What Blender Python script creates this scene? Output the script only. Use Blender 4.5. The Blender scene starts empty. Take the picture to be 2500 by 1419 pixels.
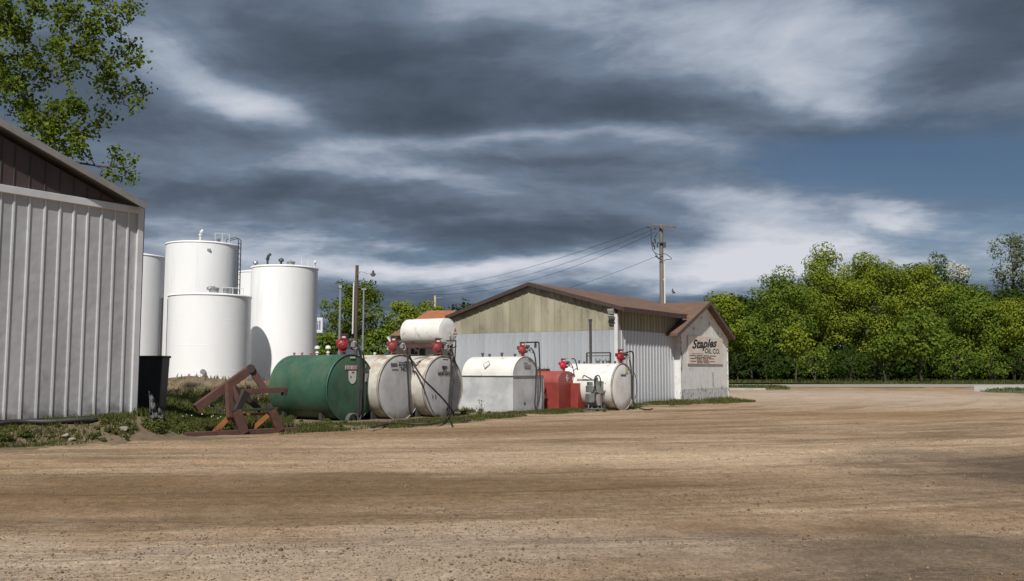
import bpy, math, random
import numpy as np
from mathutils import Vector, Matrix

random.seed(7)
rng = np.random.default_rng(11)
scene = bpy.context.scene
col = scene.collection
R = math.radians

# ------------------------------------------------------------------ camera
F = 2200.0                       # focal length in photo pixels (photo 2500 x 1419)
PITCH = math.atan((903 - 709.5) / F)
EYE = Vector((0, 0, 1.6))
cam_data = bpy.data.cameras.new('camera')
cam_data.sensor_width = 36.0
cam_data.lens = 36.0 * F / 2500.0
cam_data.clip_end = 6000
cam = bpy.data.objects.new('camera', cam_data)
cam.location = EYE
cam.rotation_euler = (math.pi / 2 + PITCH, 0, 0)
col.objects.link(cam)
scene.camera = cam

# ------------------------------------------------------------------ light
AX = R(34)                       # the yard's building axis, from the view direction
U = Vector((math.sin(AX), math.cos(AX), 0))
W = Vector((math.cos(AX), -math.sin(AX), 0))
Z = Vector((0, 0, 1))
to_sun = (0.33 * W - 0.80 * U + 0.98 * Z).normalized()
sun_data = bpy.data.lights.new('sun', 'SUN')
sun_data.energy = 4.4
sun_data.angle = R(1.2)
sun_data.color = (1.0, 0.955, 0.88)
sun = bpy.data.objects.new('sun', sun_data)
sun.rotation_euler = to_sun.to_track_quat('Z', 'Y').to_euler()
sun.location = (0, 0, 40)
col.objects.link(sun)

scene.view_settings.view_transform = 'Standard'
scene.view_settings.look = 'None'
scene.view_settings.exposure = 0.22
scene.view_settings.gamma = 1.0
scene.view_settings.use_curve_mapping = False


def ray(px, py):
    d = Vector(((px - 1250) / F, -(py - 709.5) / F, -1.0))
    c, s = math.cos(math.pi / 2 + PITCH), math.sin(math.pi / 2 + PITCH)
    return Vector((d.x, c * d.y - s * d.z, s * d.y + c * d.z))


def G(px, py, z=0.0):            # pixel -> point on the level z
    d = ray(px, py)
    return EYE + d * ((z - EYE.z) / d.z)


def At(px, py, depth):           # pixel -> point at a depth along the view axis' ground track
    d = ray(px, py)
    return EYE + d * (depth / d.y)


def On(px, py, p, n):            # pixel -> point on a plane
    d = ray(px, py)
    return EYE + d * ((p - EYE).dot(n) / d.dot(n))


# ------------------------------------------------------------------ world: sky and clouds
world = bpy.data.worlds.new('World')
scene.world = world
world.use_nodes = True
wn, wl = world.node_tree.nodes, world.node_tree.links
wn.clear()


def wnode(t, **kw):
    n = wn.new(t)
    for k, v in kw.items():
        setattr(n, k, v)
    return n


def wmath(op, a, b=None, c=None):
    n = wnode('ShaderNodeMath', operation=op)
    for i, v in enumerate((a, b, c)):
        if v is None:
            continue
        if isinstance(v, (int, float)):
            n.inputs[i].default_value = v
        else:
            wl.new(v, n.inputs[i])
    return n.outputs[0]


sky = wnode('ShaderNodeTexSky', sky_type='NISHITA')
sky.sun_disc = False
sky.sun_elevation = math.asin(to_sun.z)
sky.sun_rotation = math.atan2(to_sun.x, to_sun.y)
sky.air_density = 1.0
sky.dust_density = 0.2
sky.ozone_density = 5.0
tc = wnode('ShaderNodeTexCoord')
sep = wnode('ShaderNodeSeparateXYZ')
wl.new(tc.outputs['Generated'], sep.inputs[0])
lon = wmath('ARCTAN2', sep.outputs[0], sep.outputs[1])
lat = wmath('ARCSINE', sep.outputs[2])
# flat cloud deck coordinates: streaks that close up towards the horizon
zz = wmath('ADD', wmath('ABSOLUTE', sep.outputs[2]), 0.16)
dx = wmath('DIVIDE', sep.outputs[0], zz)
dy = wmath('DIVIDE', sep.outputs[1], zz)
deck = wnode('ShaderNodeCombineXYZ')
wl.new(dx, deck.inputs[0])
wl.new(dy, deck.inputs[1])


def wnoise(scale, detail, rough, vec, off=(0, 0, 0), sc=(1, 1, 1), rot=0.0, dist=0.0):
    m = wnode('ShaderNodeMapping')
    m.inputs['Location'].default_value = off
    m.inputs['Scale'].default_value = sc
    m.inputs['Rotation'].default_value = (0, 0, rot)
    wl.new(vec, m.inputs[0])
    n = wnode('ShaderNodeTexNoise')
    n.inputs['Scale'].default_value = scale
    n.inputs['Detail'].default_value = detail
    n.inputs['Roughness'].default_value = rough
    n.inputs['Distortion'].default_value = dist
    wl.new(m.outputs[0], n.inputs['Vector'])
    return n


warp = wnoise(1.3, 5, 0.55, deck.outputs[0], off=(3.1, 1.7, 0.4))
wsep = wnode('ShaderNodeSeparateXYZ')
wl.new(warp.outputs['Color'], wsep.inputs[0])
lonw = wmath('ADD', lon, wmath('MULTIPLY', wmath('SUBTRACT', wsep.outputs[0], 0.5), 0.20))
latw = wmath('ADD', lat, wmath('MULTIPLY', wmath('SUBTRACT', wsep.outputs[1], 0.5), 0.10))
ang = wnode('ShaderNodeCombineXYZ')
wl.new(lonw, ang.inputs[0])
wl.new(latw, ang.inputs[1])


def lonlat(px, py):
    d = ray(px, py).normalized()
    return math.atan2(d.x, d.y), math.asin(d.z)


def lumps(rows, base):
    acc = base
    for px, py, a, b, rot, amp in rows:
        m = wnode('ShaderNodeMapping', vector_type='TEXTURE')
        lo, la = lonlat(px, py)
        m.inputs['Location'].default_value = (lo, la, 0)
        m.inputs['Rotation'].default_value = (0, 0, R(rot))
        m.inputs['Scale'].default_value = (a / F, b / F, 1)
        wl.new(ang.outputs[0], m.inputs[0])
        d = wnode('ShaderNodeVectorMath', operation='DOT_PRODUCT')
        wl.new(m.outputs[0], d.inputs[0])
        wl.new(m.outputs[0], d.inputs[1])
        e = wmath('EXPONENT', wmath('MULTIPLY', d.outputs['Value'], -1.0))
        acc = wmath('MULTIPLY_ADD', e, amp, acc)
    return acc


# the cloud deck's light and dark masses, as seen: x, y, half-width, half-height, tilt, amount
light = lumps([
    (1500, 20, 420, 110, -6, 0.27), (1950, 150, 280, 110, -20, 0.31), (1120, 20, 220, 60, 0, 0.18),
    (480, 190, 200, 85, -16, 0.38), (640, 250, 160, 60, -25, 0.20), (420, 70, 190, 80, 0, 0.20),
    (2400, 110, 190, 190, 0, -0.26), (2480, 260, 160, 70, -18, 0.16),
    (1250, 205, 520, 95, -4, -0.22), (760, 95, 260, 60, 10, -0.10), (1650, 250, 260, 50, -8, -0.12),
    (560, 310, 190, 50, -10, -0.24), (900, 290, 300, 40, 4, -0.14),
    (1180, 345, 460, 30, 3, 0.26), (1620, 330, 300, 34, -4, 0.14), (700, 385, 320, 45, 6, 0.12),
    (1380, 405, 240, 26, -4, -0.24), (1520, 450, 200, 22, -4, -0.16), (760, 480, 420, 30, 2, -0.16),
    (1180, 470, 260, 30, -14, 0.16), (1750, 490, 230, 36, -12, 0.30), (1850, 570, 240, 44, -8, 0.40),
    (2250, 530, 170, 34, -10, 0.46), (2300, 420, 260, 40, -8, -0.16), (2150, 320, 340, 44, -8, -0.36),
    (1120, 545, 460, 40, -2, -0.22), (700, 615, 420, 50, -4, 0.36), (1400, 650, 460, 50, 0, 0.34), (800, 420, 300, 40, 3, 0.10), (1050, 650, 520, 45, 0, 0.26),
    (2000, 640, 340, 50, 0, 0.42), (2420, 640, 300, 60, 0, 0.42), (2350, 320, 240, 40, -16, 0.20),
], 0.375)
blue = lumps([
    (2230, 400, 390, 100, -10, 1.35), (2330, 600, 330, 80, 0, 0.9), (1950, 470, 190, 60, -20, 0.5),
    (1000, 590, 420, 60, -3, 0.50), (1880, 590, 240, 46, -8, -0.5), (2250, 525, 170, 32, -10, -0.6),
], -0.12)
n1 = wnoise(1.1, 9, 0.56, deck.outputs[0], off=(5.3, 2.2, 0), sc=(0.75, 1.1, 1), rot=R(12), dist=0.5)
n2 = wnoise(3.4, 8, 0.6, deck.outputs[0], off=(1.3, 9.2, 3), sc=(0.6, 1.0, 1), rot=R(8), dist=0.4)
light = wmath('ADD', light, wmath('MULTIPLY', wmath('SUBTRACT', n1.outputs['Fac'], 0.5), 0.95))
light = wmath('ADD', light, wmath('MULTIPLY', wmath('SUBTRACT', n2.outputs['Fac'], 0.5), 0.42))
n3 = wnoise(5.0, 8, 0.60, ang.outputs[0], off=(7.7, 0.4, 1), sc=(1.0, 2.2, 1), rot=R(-6), dist=0.5)
light = wmath('ADD', light, wmath('MULTIPLY', wmath('SUBTRACT', n3.outputs['Fac'], 0.5), 0.62))
ramp = wnode('ShaderNodeValToRGB')
cr = ramp.color_ramp
cr.elements[0].position = 0.05
cr.elements[0].color = (0.066, 0.088, 0.124, 1)
cr.elements[1].position = 1.0
cr.elements[1].color = (0.70, 0.72, 0.78, 1)
for pos, c in ((0.28, (0.103, 0.135, 0.184, 1)), (0.5, (0.178, 0.232, 0.315, 1)), (0.75, (0.44, 0.495, 0.59, 1))):
    e = cr.elements.new(pos)
    e.color = c
wl.new(light, ramp.inputs[0])
bl = wmath('ADD', blue, wmath('MULTIPLY', wmath('SUBTRACT', n1.outputs['Fac'], 0.5), -0.9))
bl = wmath('ADD', bl, wmath('MULTIPLY', wmath('SUBTRACT', n2.outputs['Fac'], 0.5), -1.1))
bl = wmath('ADD', bl, wmath('MULTIPLY', wmath('SUBTRACT', n3.outputs['Fac'], 0.5), -1.3))
blm = wnode('ShaderNodeMapRange')
blm.interpolation_type = 'SMOOTHSTEP'
blm.inputs['From Min'].default_value = 0.1
blm.inputs['From Max'].default_value = 0.95
blm.inputs['To Max'].default_value = 0.86
wl.new(bl, blm.inputs['Value'])
bg_sky = wnode('ShaderNodeBackground')
bg_sky.inputs['Strength'].default_value = 0.038
wl.new(sky.outputs[0], bg_sky.inputs[0])
bg_cl = wnode('ShaderNodeBackground')
bg_cl.inputs['Strength'].default_value = 0.80
wl.new(ramp.outputs[0], bg_cl.inputs[0])
mixs = wnode('ShaderNodeMixShader')
wl.new(blm.outputs[0], mixs.inputs[0])
wl.new(bg_cl.outputs[0], mixs.inputs[1])
wl.new(bg_sky.outputs[0], mixs.inputs[2])
wout = wnode('ShaderNodeOutputWorld')
wl.new(mixs.outputs[0], wout.inputs[0])

# ------------------------------------------------------------------ materials
MATS = {}


def rgb(*c):
    return (c[0], c[1], c[2], 1.0)


def mat(name, c1, c2=None, rough=0.7, metal=0.0, scale=2.0, sc=(1, 1, 1), detail=6, lo=0.35, hi=0.65,
        c3=None, scale3=6.0, sc3=(1, 1, 1), lo3=0.6, hi3=0.68, splash_or_shade=None, sz=(0.0, 0.7), orand=0.0, bump=0.0, bscale=30.0, bdist=0.02, spec=0.5, wob=0.0):
    """Painted / earthy surface: colour c1-c2 by one noise, patches of c3 by another, fine relief."""
    if name in MATS:
        return MATS[name]
    m = bpy.data.materials.new(name)
    m.use_nodes = True
    nt = m.node_tree
    b = nt.nodes['Principled BSDF']
    b.inputs['Roughness'].default_value = rough
    b.inputs['Metallic'].default_value = metal
    b.inputs['Specular IOR Level'].default_value = spec
    t = nt.nodes.new('ShaderNodeTexCoord')

    def noise(s, scv, det, seed):
        mp = nt.nodes.new('ShaderNodeMapping')
        mp.inputs['Scale'].default_value = scv
        mp.inputs['Location'].default_value = (seed, seed * 1.7, seed * 0.6)
        nt.links.new(t.outputs['Object'], mp.inputs[0])
        n = nt.nodes.new('ShaderNodeTexNoise')
        n.inputs['Scale'].default_value = s
        n.inputs['Detail'].default_value = det
        n.inputs['Roughness'].default_value = 0.6
        nt.links.new(mp.outputs[0], n.inputs['Vector'])
        return n.outputs['Fac']

    def rng_(v, a, c):
        r_ = nt.nodes.new('ShaderNodeMapRange')
        r_.inputs['From Min'].default_value = a
        r_.inputs['From Max'].default_value = c
        nt.links.new(v, r_.inputs['Value'])
        return r_.outputs[0]

    def mix(f, a, c):
        mx = nt.nodes.new('ShaderNodeMix')
        mx.data_type = 'RGBA'
        nt.links.new(f, mx.inputs[0])
        for i, v in ((6, a), (7, c)):
            if isinstance(v, tuple):
                mx.inputs[i].default_value = rgb(*v)
            else:
                nt.links.new(v, mx.inputs[i])
        return mx.outputs[2]

    if c2 is None:
        b.inputs['Base Color'].default_value = rgb(*c1)
        cur = c1
    else:
        cur = mix(rng_(noise(scale, sc, detail, 3.3), lo, hi), c1, c2)
        nt.links.new(cur, b.inputs['Base Color'])
    if c3 is not None:
        cur = mix(rng_(noise(scale3, sc3, 8, 9.1), lo3, hi3), cur, c3)
        nt.links.new(cur, b.inputs['Base Color'])
    if orand:                    # each sheet has weathered a little differently
        oi = nt.nodes.new('ShaderNodeObjectInfo')
        mr_ = nt.nodes.new('ShaderNodeMapRange')
        mr_.inputs['To Min'].default_value = 1 - orand
        mr_.inputs['To Max'].default_value = 1 + orand * 0.6
        nt.links.new(oi.outputs['Random'], mr_.inputs['Value'])
        hv = nt.nodes.new('ShaderNodeHueSaturation')
        nt.links.new(mr_.outputs[0], hv.inputs['Value'])
        nt.links.new(cur, hv.inputs['Color'])
        cur = hv.outputs[0]
        nt.links.new(cur, b.inputs['Base Color'])
    if splash_or_shade is not None:       # mud thrown up from the ground; on green paint, painted shade low down
        sp3 = nt.nodes.new('ShaderNodeSeparateXYZ')
        nt.links.new(t.outputs['Object'], sp3.inputs[0])
        ad = nt.nodes.new('ShaderNodeMath')
        ad.operation = 'MULTIPLY_ADD'
        ad.inputs[1].default_value = -(sz[1] - sz[0]) * 1.4
        nt.links.new(noise(3.5, (1, 1, 1), 8, 6.2), ad.inputs[0])
        nt.links.new(sp3.outputs[2], ad.inputs[2])
        cur = mix(rng_(ad.outputs[0], sz[0] - (sz[1] - sz[0]) * 0.35, sz[0] - (sz[1] - sz[0]) * 0.9), cur, splash_or_shade)
        nt.links.new(cur, b.inputs['Base Color'])
    if bump or wob:
        h = None
        if bump:
            h = noise(bscale, (1, 1, 1), 5, 1.1)
            bp = nt.nodes.new('ShaderNodeBump')
            bp.inputs['Strength'].default_value = bump
            bp.inputs['Distance'].default_value = bdist
            nt.links.new(h, bp.inputs['Height'])
            nt.links.new(bp.outputs[0], b.inputs['Normal'])
        if wob:
            b2 = nt.nodes.new('ShaderNodeBump')
            b2.inputs['Strength'].default_value = wob
            b2.inputs['Distance'].default_value = 0.25
            nt.links.new(noise(1.6, (1, 1, 1), 2, 4.4), b2.inputs['Height'])
            if bump:
                nt.links.new(b2.outputs[0], bp.inputs['Normal'])
            else:
                nt.links.new(b2.outputs[0], b.inputs['Normal'])
    MATS[name] = m
    return m


def leaf_mat(name, c1, c2, c3=None):
    m = bpy.data.materials.new(name)
    m.use_nodes = True
    nt = m.node_tree
    nt.nodes.remove(nt.nodes['Principled BSDF'])
    geo = nt.nodes.new('ShaderNodeNewGeometry')
    rp = nt.nodes.new('ShaderNodeValToRGB')
    rp.color_ramp.elements[0].color = rgb(*c1)
    rp.color_ramp.elements[1].color = rgb(*c2)
    if c3:
        e = rp.color_ramp.elements.new(0.85)
        e.color = rgb(*c2)
        rp.color_ramp.elements[2].color = rgb(*c3)
    t = nt.nodes.new('ShaderNodeTexCoord')
    n = nt.nodes.new('ShaderNodeTexNoise')
    n.inputs['Scale'].default_value = 0.55
    n.inputs['Detail'].default_value = 4
    nt.links.new(t.outputs['Object'], n.inputs['Vector'])
    mr = nt.nodes.new('ShaderNodeMapRange')
    mr.inputs['From Min'].default_value = 0.3
    mr.inputs['From Max'].default_value = 0.7
    nt.links.new(n.outputs['Fac'], mr.inputs['Value'])
    mm = nt.nodes.new('ShaderNodeMath')
    mm.operation = 'MULTIPLY_ADD'
    mm.inputs[1].default_value = 0.5
    nt.links.new(geo.outputs['Random Per Island'], mm.inputs[0])
    m2 = nt.nodes.new('ShaderNodeMath')
    m2.operation = 'MULTIPLY'
    m2.inputs[1].default_value = 0.5
    nt.links.new(mr.outputs[0], m2.inputs[0])
    nt.links.new(m2.outputs[0], mm.inputs[2])
    nt.links.new(mm.outputs[0], rp.inputs[0])
    d = nt.nodes.new('ShaderNodeBsdfDiffuse')
    tr = nt.nodes.new('ShaderNodeBsdfTranslucent')
    mx = nt.nodes.new('ShaderNodeMixShader')
    mx.inputs[0].default_value = 0.34
    nt.links.new(rp.outputs[0], d.inputs[0])
    nt.links.new(rp.outputs[0], tr.inputs[0])
    nt.links.new(d.outputs[0], mx.inputs[1])
    nt.links.new(tr.outputs[0], mx.inputs[2])
    nt.links.new(mx.outputs[0], nt.nodes['Material Output'].inputs[0])
    MATS[name] = m
    return m


M_shed_white = mat('shed_white', (0.52, 0.53, 0.55), (0.42, 0.43, 0.45), 0.45, 0.25, 0.8, (1, 1, 0.3), c3=(0.20, 0.20, 0.20), scale3=1.6, sc3=(1, 1, 0.5), lo3=0.64, hi3=0.8, wob=0.14, orand=0.06, splash_or_shade=(0.14, 0.12, 0.09), sz=(0.0, 0.9))
M_shed_rib = mat('shed_rib', (0.66, 0.67, 0.69), (0.56, 0.57, 0.59), 0.4, 0.2, 1.5)
M_brown_metal = mat('brown_metal', (0.075, 0.052, 0.050), (0.055, 0.040, 0.040), 0.5, 0.1, 1.2, (1, 1, 0.4))
M_grey_trim = mat('grey_trim', (0.30, 0.29, 0.28), (0.24, 0.235, 0.23), 0.55, 0.2, 3.0)
M_white_trim = mat('white_trim', (0.66, 0.67, 0.68), (0.56, 0.57, 0.58), 0.5, 0.0, 3.0)
M_yellow = mat('yellow_metal', (0.40, 0.375, 0.275), (0.26, 0.24, 0.175), 0.55, 0.05, 1.1, (1, 1, 0.35), lo=0.38, hi=0.66, c3=(0.19, 0.175, 0.115), scale3=1.4, sc3=(1, 1, 0.5), lo3=0.56, hi3=0.76, bump=0.05, orand=0.16)
M_lowwall = mat('pale_metal', (0.47, 0.50, 0.54), (0.37, 0.40, 0.44), 0.42, 0.25, 1.4, (1, 1, 0.25), bump=0.04, wob=0.05, orand=0.08)
M_sidewall = mat('side_metal', (0.60, 0.62, 0.65), (0.46, 0.48, 0.52), 0.36, 0.35, 1.4, (1, 1, 0.25), splash_or_shade=(0.20, 0.17, 0.13), sz=(0.0, 0.6))
M_roof = mat('roof_shingle', (0.155, 0.088, 0.060), (0.105, 0.061, 0.043), 0.9, 0, 1.5, (1, 1, 3), c3=(0.17, 0.105, 0.075), scale3=9.0, lo3=0.5, hi3=0.8, bump=0.5, bscale=26)
M_fascia = mat('brown_fascia', (0.065, 0.043, 0.038), (0.045, 0.032, 0.030), 0.7, 0, 4.0)
M_soffit = mat('soffit', (0.10, 0.072, 0.06), (0.075, 0.055, 0.05), 0.8, 0, 4.0)
M_core = mat('wall_core', (0.16, 0.16, 0.16), None, 0.9)
M_peel = mat('peeling_white', (0.72, 0.72, 0.71), (0.62, 0.62, 0.61), 0.75, 0, 2.5, c3=(0.035, 0.035, 0.038), scale3=7.5, sc3=(2.0, 2.0, 0.6), lo3=0.645, hi3=0.66, bump=0.15, bscale=20)
M_peel_low = mat('peeling_skirt', (0.55, 0.55, 0.55), (0.46, 0.46, 0.46), 0.8, 0, 2.5, c3=(0.03, 0.03, 0.033), scale3=9.0, sc3=(1.6, 1.6, 0.7), lo3=0.58, hi3=0.595, bump=0.2, bscale=20)
M_tank_white = mat('tank_white', (0.84, 0.85, 0.87), (0.79, 0.80, 0.815), 0.42, 0, 0.7, (1, 1, 0.35), c3=(0.66, 0.65, 0.62), scale3=1.1, sc3=(1.6, 1.6, 0.2), lo3=0.55, hi3=0.85, bump=0.03, bscale=3)
M_green = mat('green_paint', (0.052, 0.125, 0.080), (0.028, 0.078, 0.052), 0.5, 0, 1.3, c3=(0.085, 0.115, 0.07), scale3=2.6, sc3=(1, 1, 0.5), lo3=0.45, hi3=0.75, bump=0.06, bscale=8, splash_or_shade=(0.045, 0.06, 0.045), sz=(0.0, 0.9))  # dark low tone paints in the shade on the tank's lower half
M_cream = mat('cream_paint', (0.58, 0.565, 0.52), (0.42, 0.405, 0.365), 0.6, 0, 1.6, c3=(0.25, 0.13, 0.06), scale3=2.4, sc3=(1, 1, 0.55), lo3=0.50, hi3=0.72, bump=0.08, bscale=8)
M_grey_end = mat('weathered_shaded_end', (0.47, 0.47, 0.48), (0.36, 0.36, 0.37), 0.6, 0, 1.8, c3=(0.25, 0.23, 0.19), scale3=2.0, sc3=(1, 1, 0.4), lo3=0.55, hi3=0.8, bump=0.06, bscale=6, splash_or_shade=(0.20, 0.165, 0.12), sz=(0.0, 0.8))  # end's shade is put into the greyer base; stains and mud on top
M_box_white = mat('box_white', (0.56, 0.57, 0.58), (0.40, 0.41, 0.43), 0.5, 0.1, 1.4, lo=0.38, hi=0.62, bump=0.05, bscale=6, wob=0.06, splash_or_shade=(0.30, 0.27, 0.23), sz=(0.0, 0.5))
M_box_top = mat('box_top_white', (0.72, 0.71, 0.68), (0.62, 0.61, 0.57), 0.5, 0, 1.8, c3=(0.36, 0.22, 0.11), scale3=2.6, lo3=0.62, hi3=0.74, bump=0.06, bscale=9)
M_red = mat('red_paint', (0.29, 0.046, 0.038), (0.20, 0.036, 0.032), 0.5, 0, 2.0, c3=(0.14, 0.035, 0.03), scale3=2.5, lo3=0.58, hi3=0.8, bump=0.06, bscale=9)
M_red_side = mat('faded_red', (0.33, 0.075, 0.058), (0.25, 0.055, 0.045), 0.55, 0, 2.0)
M_pump = mat('pump_red', (0.30, 0.016, 0.020), (0.14, 0.012, 0.014), 0.45, 0, 5.0, bump=0.1, bscale=20)
M_pump_old = mat('pump_faded_red', (0.24, 0.030, 0.028), (0.13, 0.022, 0.022), 0.55, 0, 5.0, bump=0.1, bscale=20)
M_white_w = mat('white_weathered', (0.72, 0.72, 0.71), (0.60, 0.60, 0.58), 0.5, 0, 1.5, c3=(0.33, 0.28, 0.20), scale3=2.0, sc3=(1, 1, 0.7), lo3=0.60, hi3=0.82, bump=0.08, bscale=9, splash_or_shade=(0.26, 0.22, 0.17), sz=(0.0, 0.9))
M_overhead = mat('overhead_white', (0.74, 0.73, 0.70), (0.62, 0.60, 0.56), 0.55, 0, 1.6, c3=(0.26, 0.21, 0.16), scale3=3.5, sc3=(1, 1, 1.0), lo3=0.58, hi3=0.75, bump=0.1, bscale=12)
M_grime = mat('grimy_paint', (0.40, 0.37, 0.32), (0.24, 0.21, 0.175), 0.7, 0, 3.0, c3=(0.17, 0.10, 0.06), scale3=4.0, lo3=0.55, hi3=0.75)
M_rust = mat('rust_steel', (0.105, 0.048, 0.038), (0.072, 0.036, 0.031), 0.8, 0.1, 3.0, c3=(0.17, 0.068, 0.032), scale3=4.0, lo3=0.55, hi3=0.8, bump=0.25, bscale=26)
M_rust_orange = mat('rust_orange', (0.27, 0.095, 0.030), (0.18, 0.065, 0.028), 0.85, 0, 4.0, bump=0.25, bscale=26)
M_rust_dark = mat('rust_dark', (0.035, 0.028, 0.027), (0.026, 0.022, 0.022), 0.7, 0, 4.0)
M_black = mat('black_plastic', (0.050, 0.050, 0.052), (0.070, 0.070, 0.072), 0.5, 0, 2.0)
M_hose = mat('hose_rubber', (0.022, 0.021, 0.021), (0.035, 0.033, 0.032), 0.6, 0, 6.0)
M_steel = mat('galvanised', (0.34, 0.35, 0.36), (0.27, 0.28, 0.29), 0.45, 0.5, 6.0)
M_darksteel = mat('dark_steel', (0.075, 0.072, 0.07), (0.055, 0.05, 0.048), 0.55, 0.3, 6.0)
M_machine = mat('grey_green_machine', (0.20, 0.225, 0.215), (0.13, 0.145, 0.14), 0.55, 0.15, 6.0, bump=0.15, bscale=25)
M_label = mat('label_white', (0.62, 0.60, 0.58), (0.52, 0.50, 0.48), 0.6, 0, 5.0)
M_ink = mat('black_ink', (0.025, 0.025, 0.027), None, 0.6)
M_inkgrey = mat('grey_ink', (0.10, 0.098, 0.095), None, 0.7)
M_inkred = mat('red_ink', (0.34, 0.06, 0.07), None, 0.7)
M_inkblue = mat('blue_ink', (0.03, 0.05, 0.26), None, 0.5)
M_pink = mat('faded_pink', (0.40, 0.16, 0.17), (0.32, 0.12, 0.13), 0.7, 0, 8.0)
M_wood = mat('pole_wood', (0.115, 0.075, 0.05), (0.075, 0.05, 0.036), 0.9, 0, 5.0, (1, 1, 0.1), bump=0.3, bscale=18)
M_wood_grey = mat('pole_wood_grey', (0.20, 0.175, 0.145), (0.14, 0.12, 0.10), 0.9, 0, 5.0, (1, 1, 0.1), bump=0.3, bscale=18)
M_bark = mat('bark', (0.075, 0.060, 0.045), (0.045, 0.036, 0.028), 0.95, 0, 5.0, (1, 1, 0.2), bump=0.5, bscale=14)
M_conduit = mat('conduit_white', (0.62, 0.62, 0.63), None, 0.5)
M_sign = mat('sign_board', (0.70, 0.65, 0.58), (0.62, 0.57, 0.50), 0.6, 0, 1.6, c3=(0.58, 0.43, 0.37), scale3=1.4, lo3=0.5, hi3=0.8)
M_house_wall = mat('house_wall', (0.66, 0.65, 0.62), (0.58, 0.57, 0.54), 0.8, 0, 1.0)
M_house_roof = mat('house_roof', (0.33, 0.125, 0.055), (0.24, 0.095, 0.048), 0.9, 0, 2.0, bump=0.4, bscale=12)
M_house_roof2 = mat('house_porch_roof', (0.175, 0.105, 0.070), (0.13, 0.08, 0.055), 0.9, 0, 2.0, bump=0.4, bscale=12)
M_glass = mat('window_glass', (0.045, 0.05, 0.055), None, 0.12)
M_concrete = mat('concrete', (0.40, 0.385, 0.36), (0.32, 0.31, 0.29), 0.9, 0, 1.2, bump=0.2)
M_stone = mat('stone', (0.30, 0.27, 0.23), (0.19, 0.17, 0.15), 0.9, 0, 3.0, bump=0.3)
M_yellowpost = mat('post_yellow', (0.52, 0.46, 0.24), (0.44, 0.39, 0.22), 0.7, 0, 3.0)
M_lamp = mat('lamp_lens', (0.55, 0.56, 0.58), None, 0.25)
M_grass = leaf_mat('grass_blades', (0.062, 0.076, 0.024), (0.125, 0.135, 0.046), (0.24, 0.20, 0.10))
M_weed = leaf_mat('weed_leaves', (0.052, 0.072, 0.022), (0.125, 0.140, 0.042), (0.22, 0.19, 0.08))
M_drygrass = leaf_mat('dry_grass', (0.20, 0.155, 0.085), (0.30, 0.235, 0.135), (0.10, 0.11, 0.04))
M_flower = mat('white_flower', (0.70, 0.70, 0.62), None, 0.8)
M_leafA = leaf_mat('leaves_bright', (0.105, 0.150, 0.018), (0.255, 0.300, 0.038), (0.34, 0.37, 0.06))
M_leafB = leaf_mat('leaves_mid', (0.070, 0.122, 0.018), (0.180, 0.240, 0.036), (0.25, 0.30, 0.05))
M_leafC = leaf_mat('leaves_pale', (0.115, 0.150, 0.085), (0.21, 0.245, 0.155), (0.36, 0.38, 0.33))
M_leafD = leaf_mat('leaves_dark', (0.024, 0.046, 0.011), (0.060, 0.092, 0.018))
M_leafE = leaf_mat('leaves_maple', (0.055, 0.088, 0.014), (0.150, 0.200, 0.026), (0.27, 0.33, 0.04))
M_blossom = leaf_mat('blossom', (0.42, 0.45, 0.36), (0.62, 0.64, 0.56), (0.20, 0.26, 0.12))

# ------------------------------------------------------------------ objects
BASE = {}


def setprops(o, label=None, cat=None, group=None, kind=None):
    if label: o['label'] = label
    if cat: o['category'] = cat
    if group: o['group'] = group
    if kind: o['kind'] = kind
    return o


def thing(name, label, cat, loc, group=None):
    o = bpy.data.objects.new(name, None)
    o.empty_display_size = 0.2
    o.location = loc
    col.objects.link(o)
    BASE[o.name] = Vector(loc)
    return setprops(o, label, cat, group)


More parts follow.
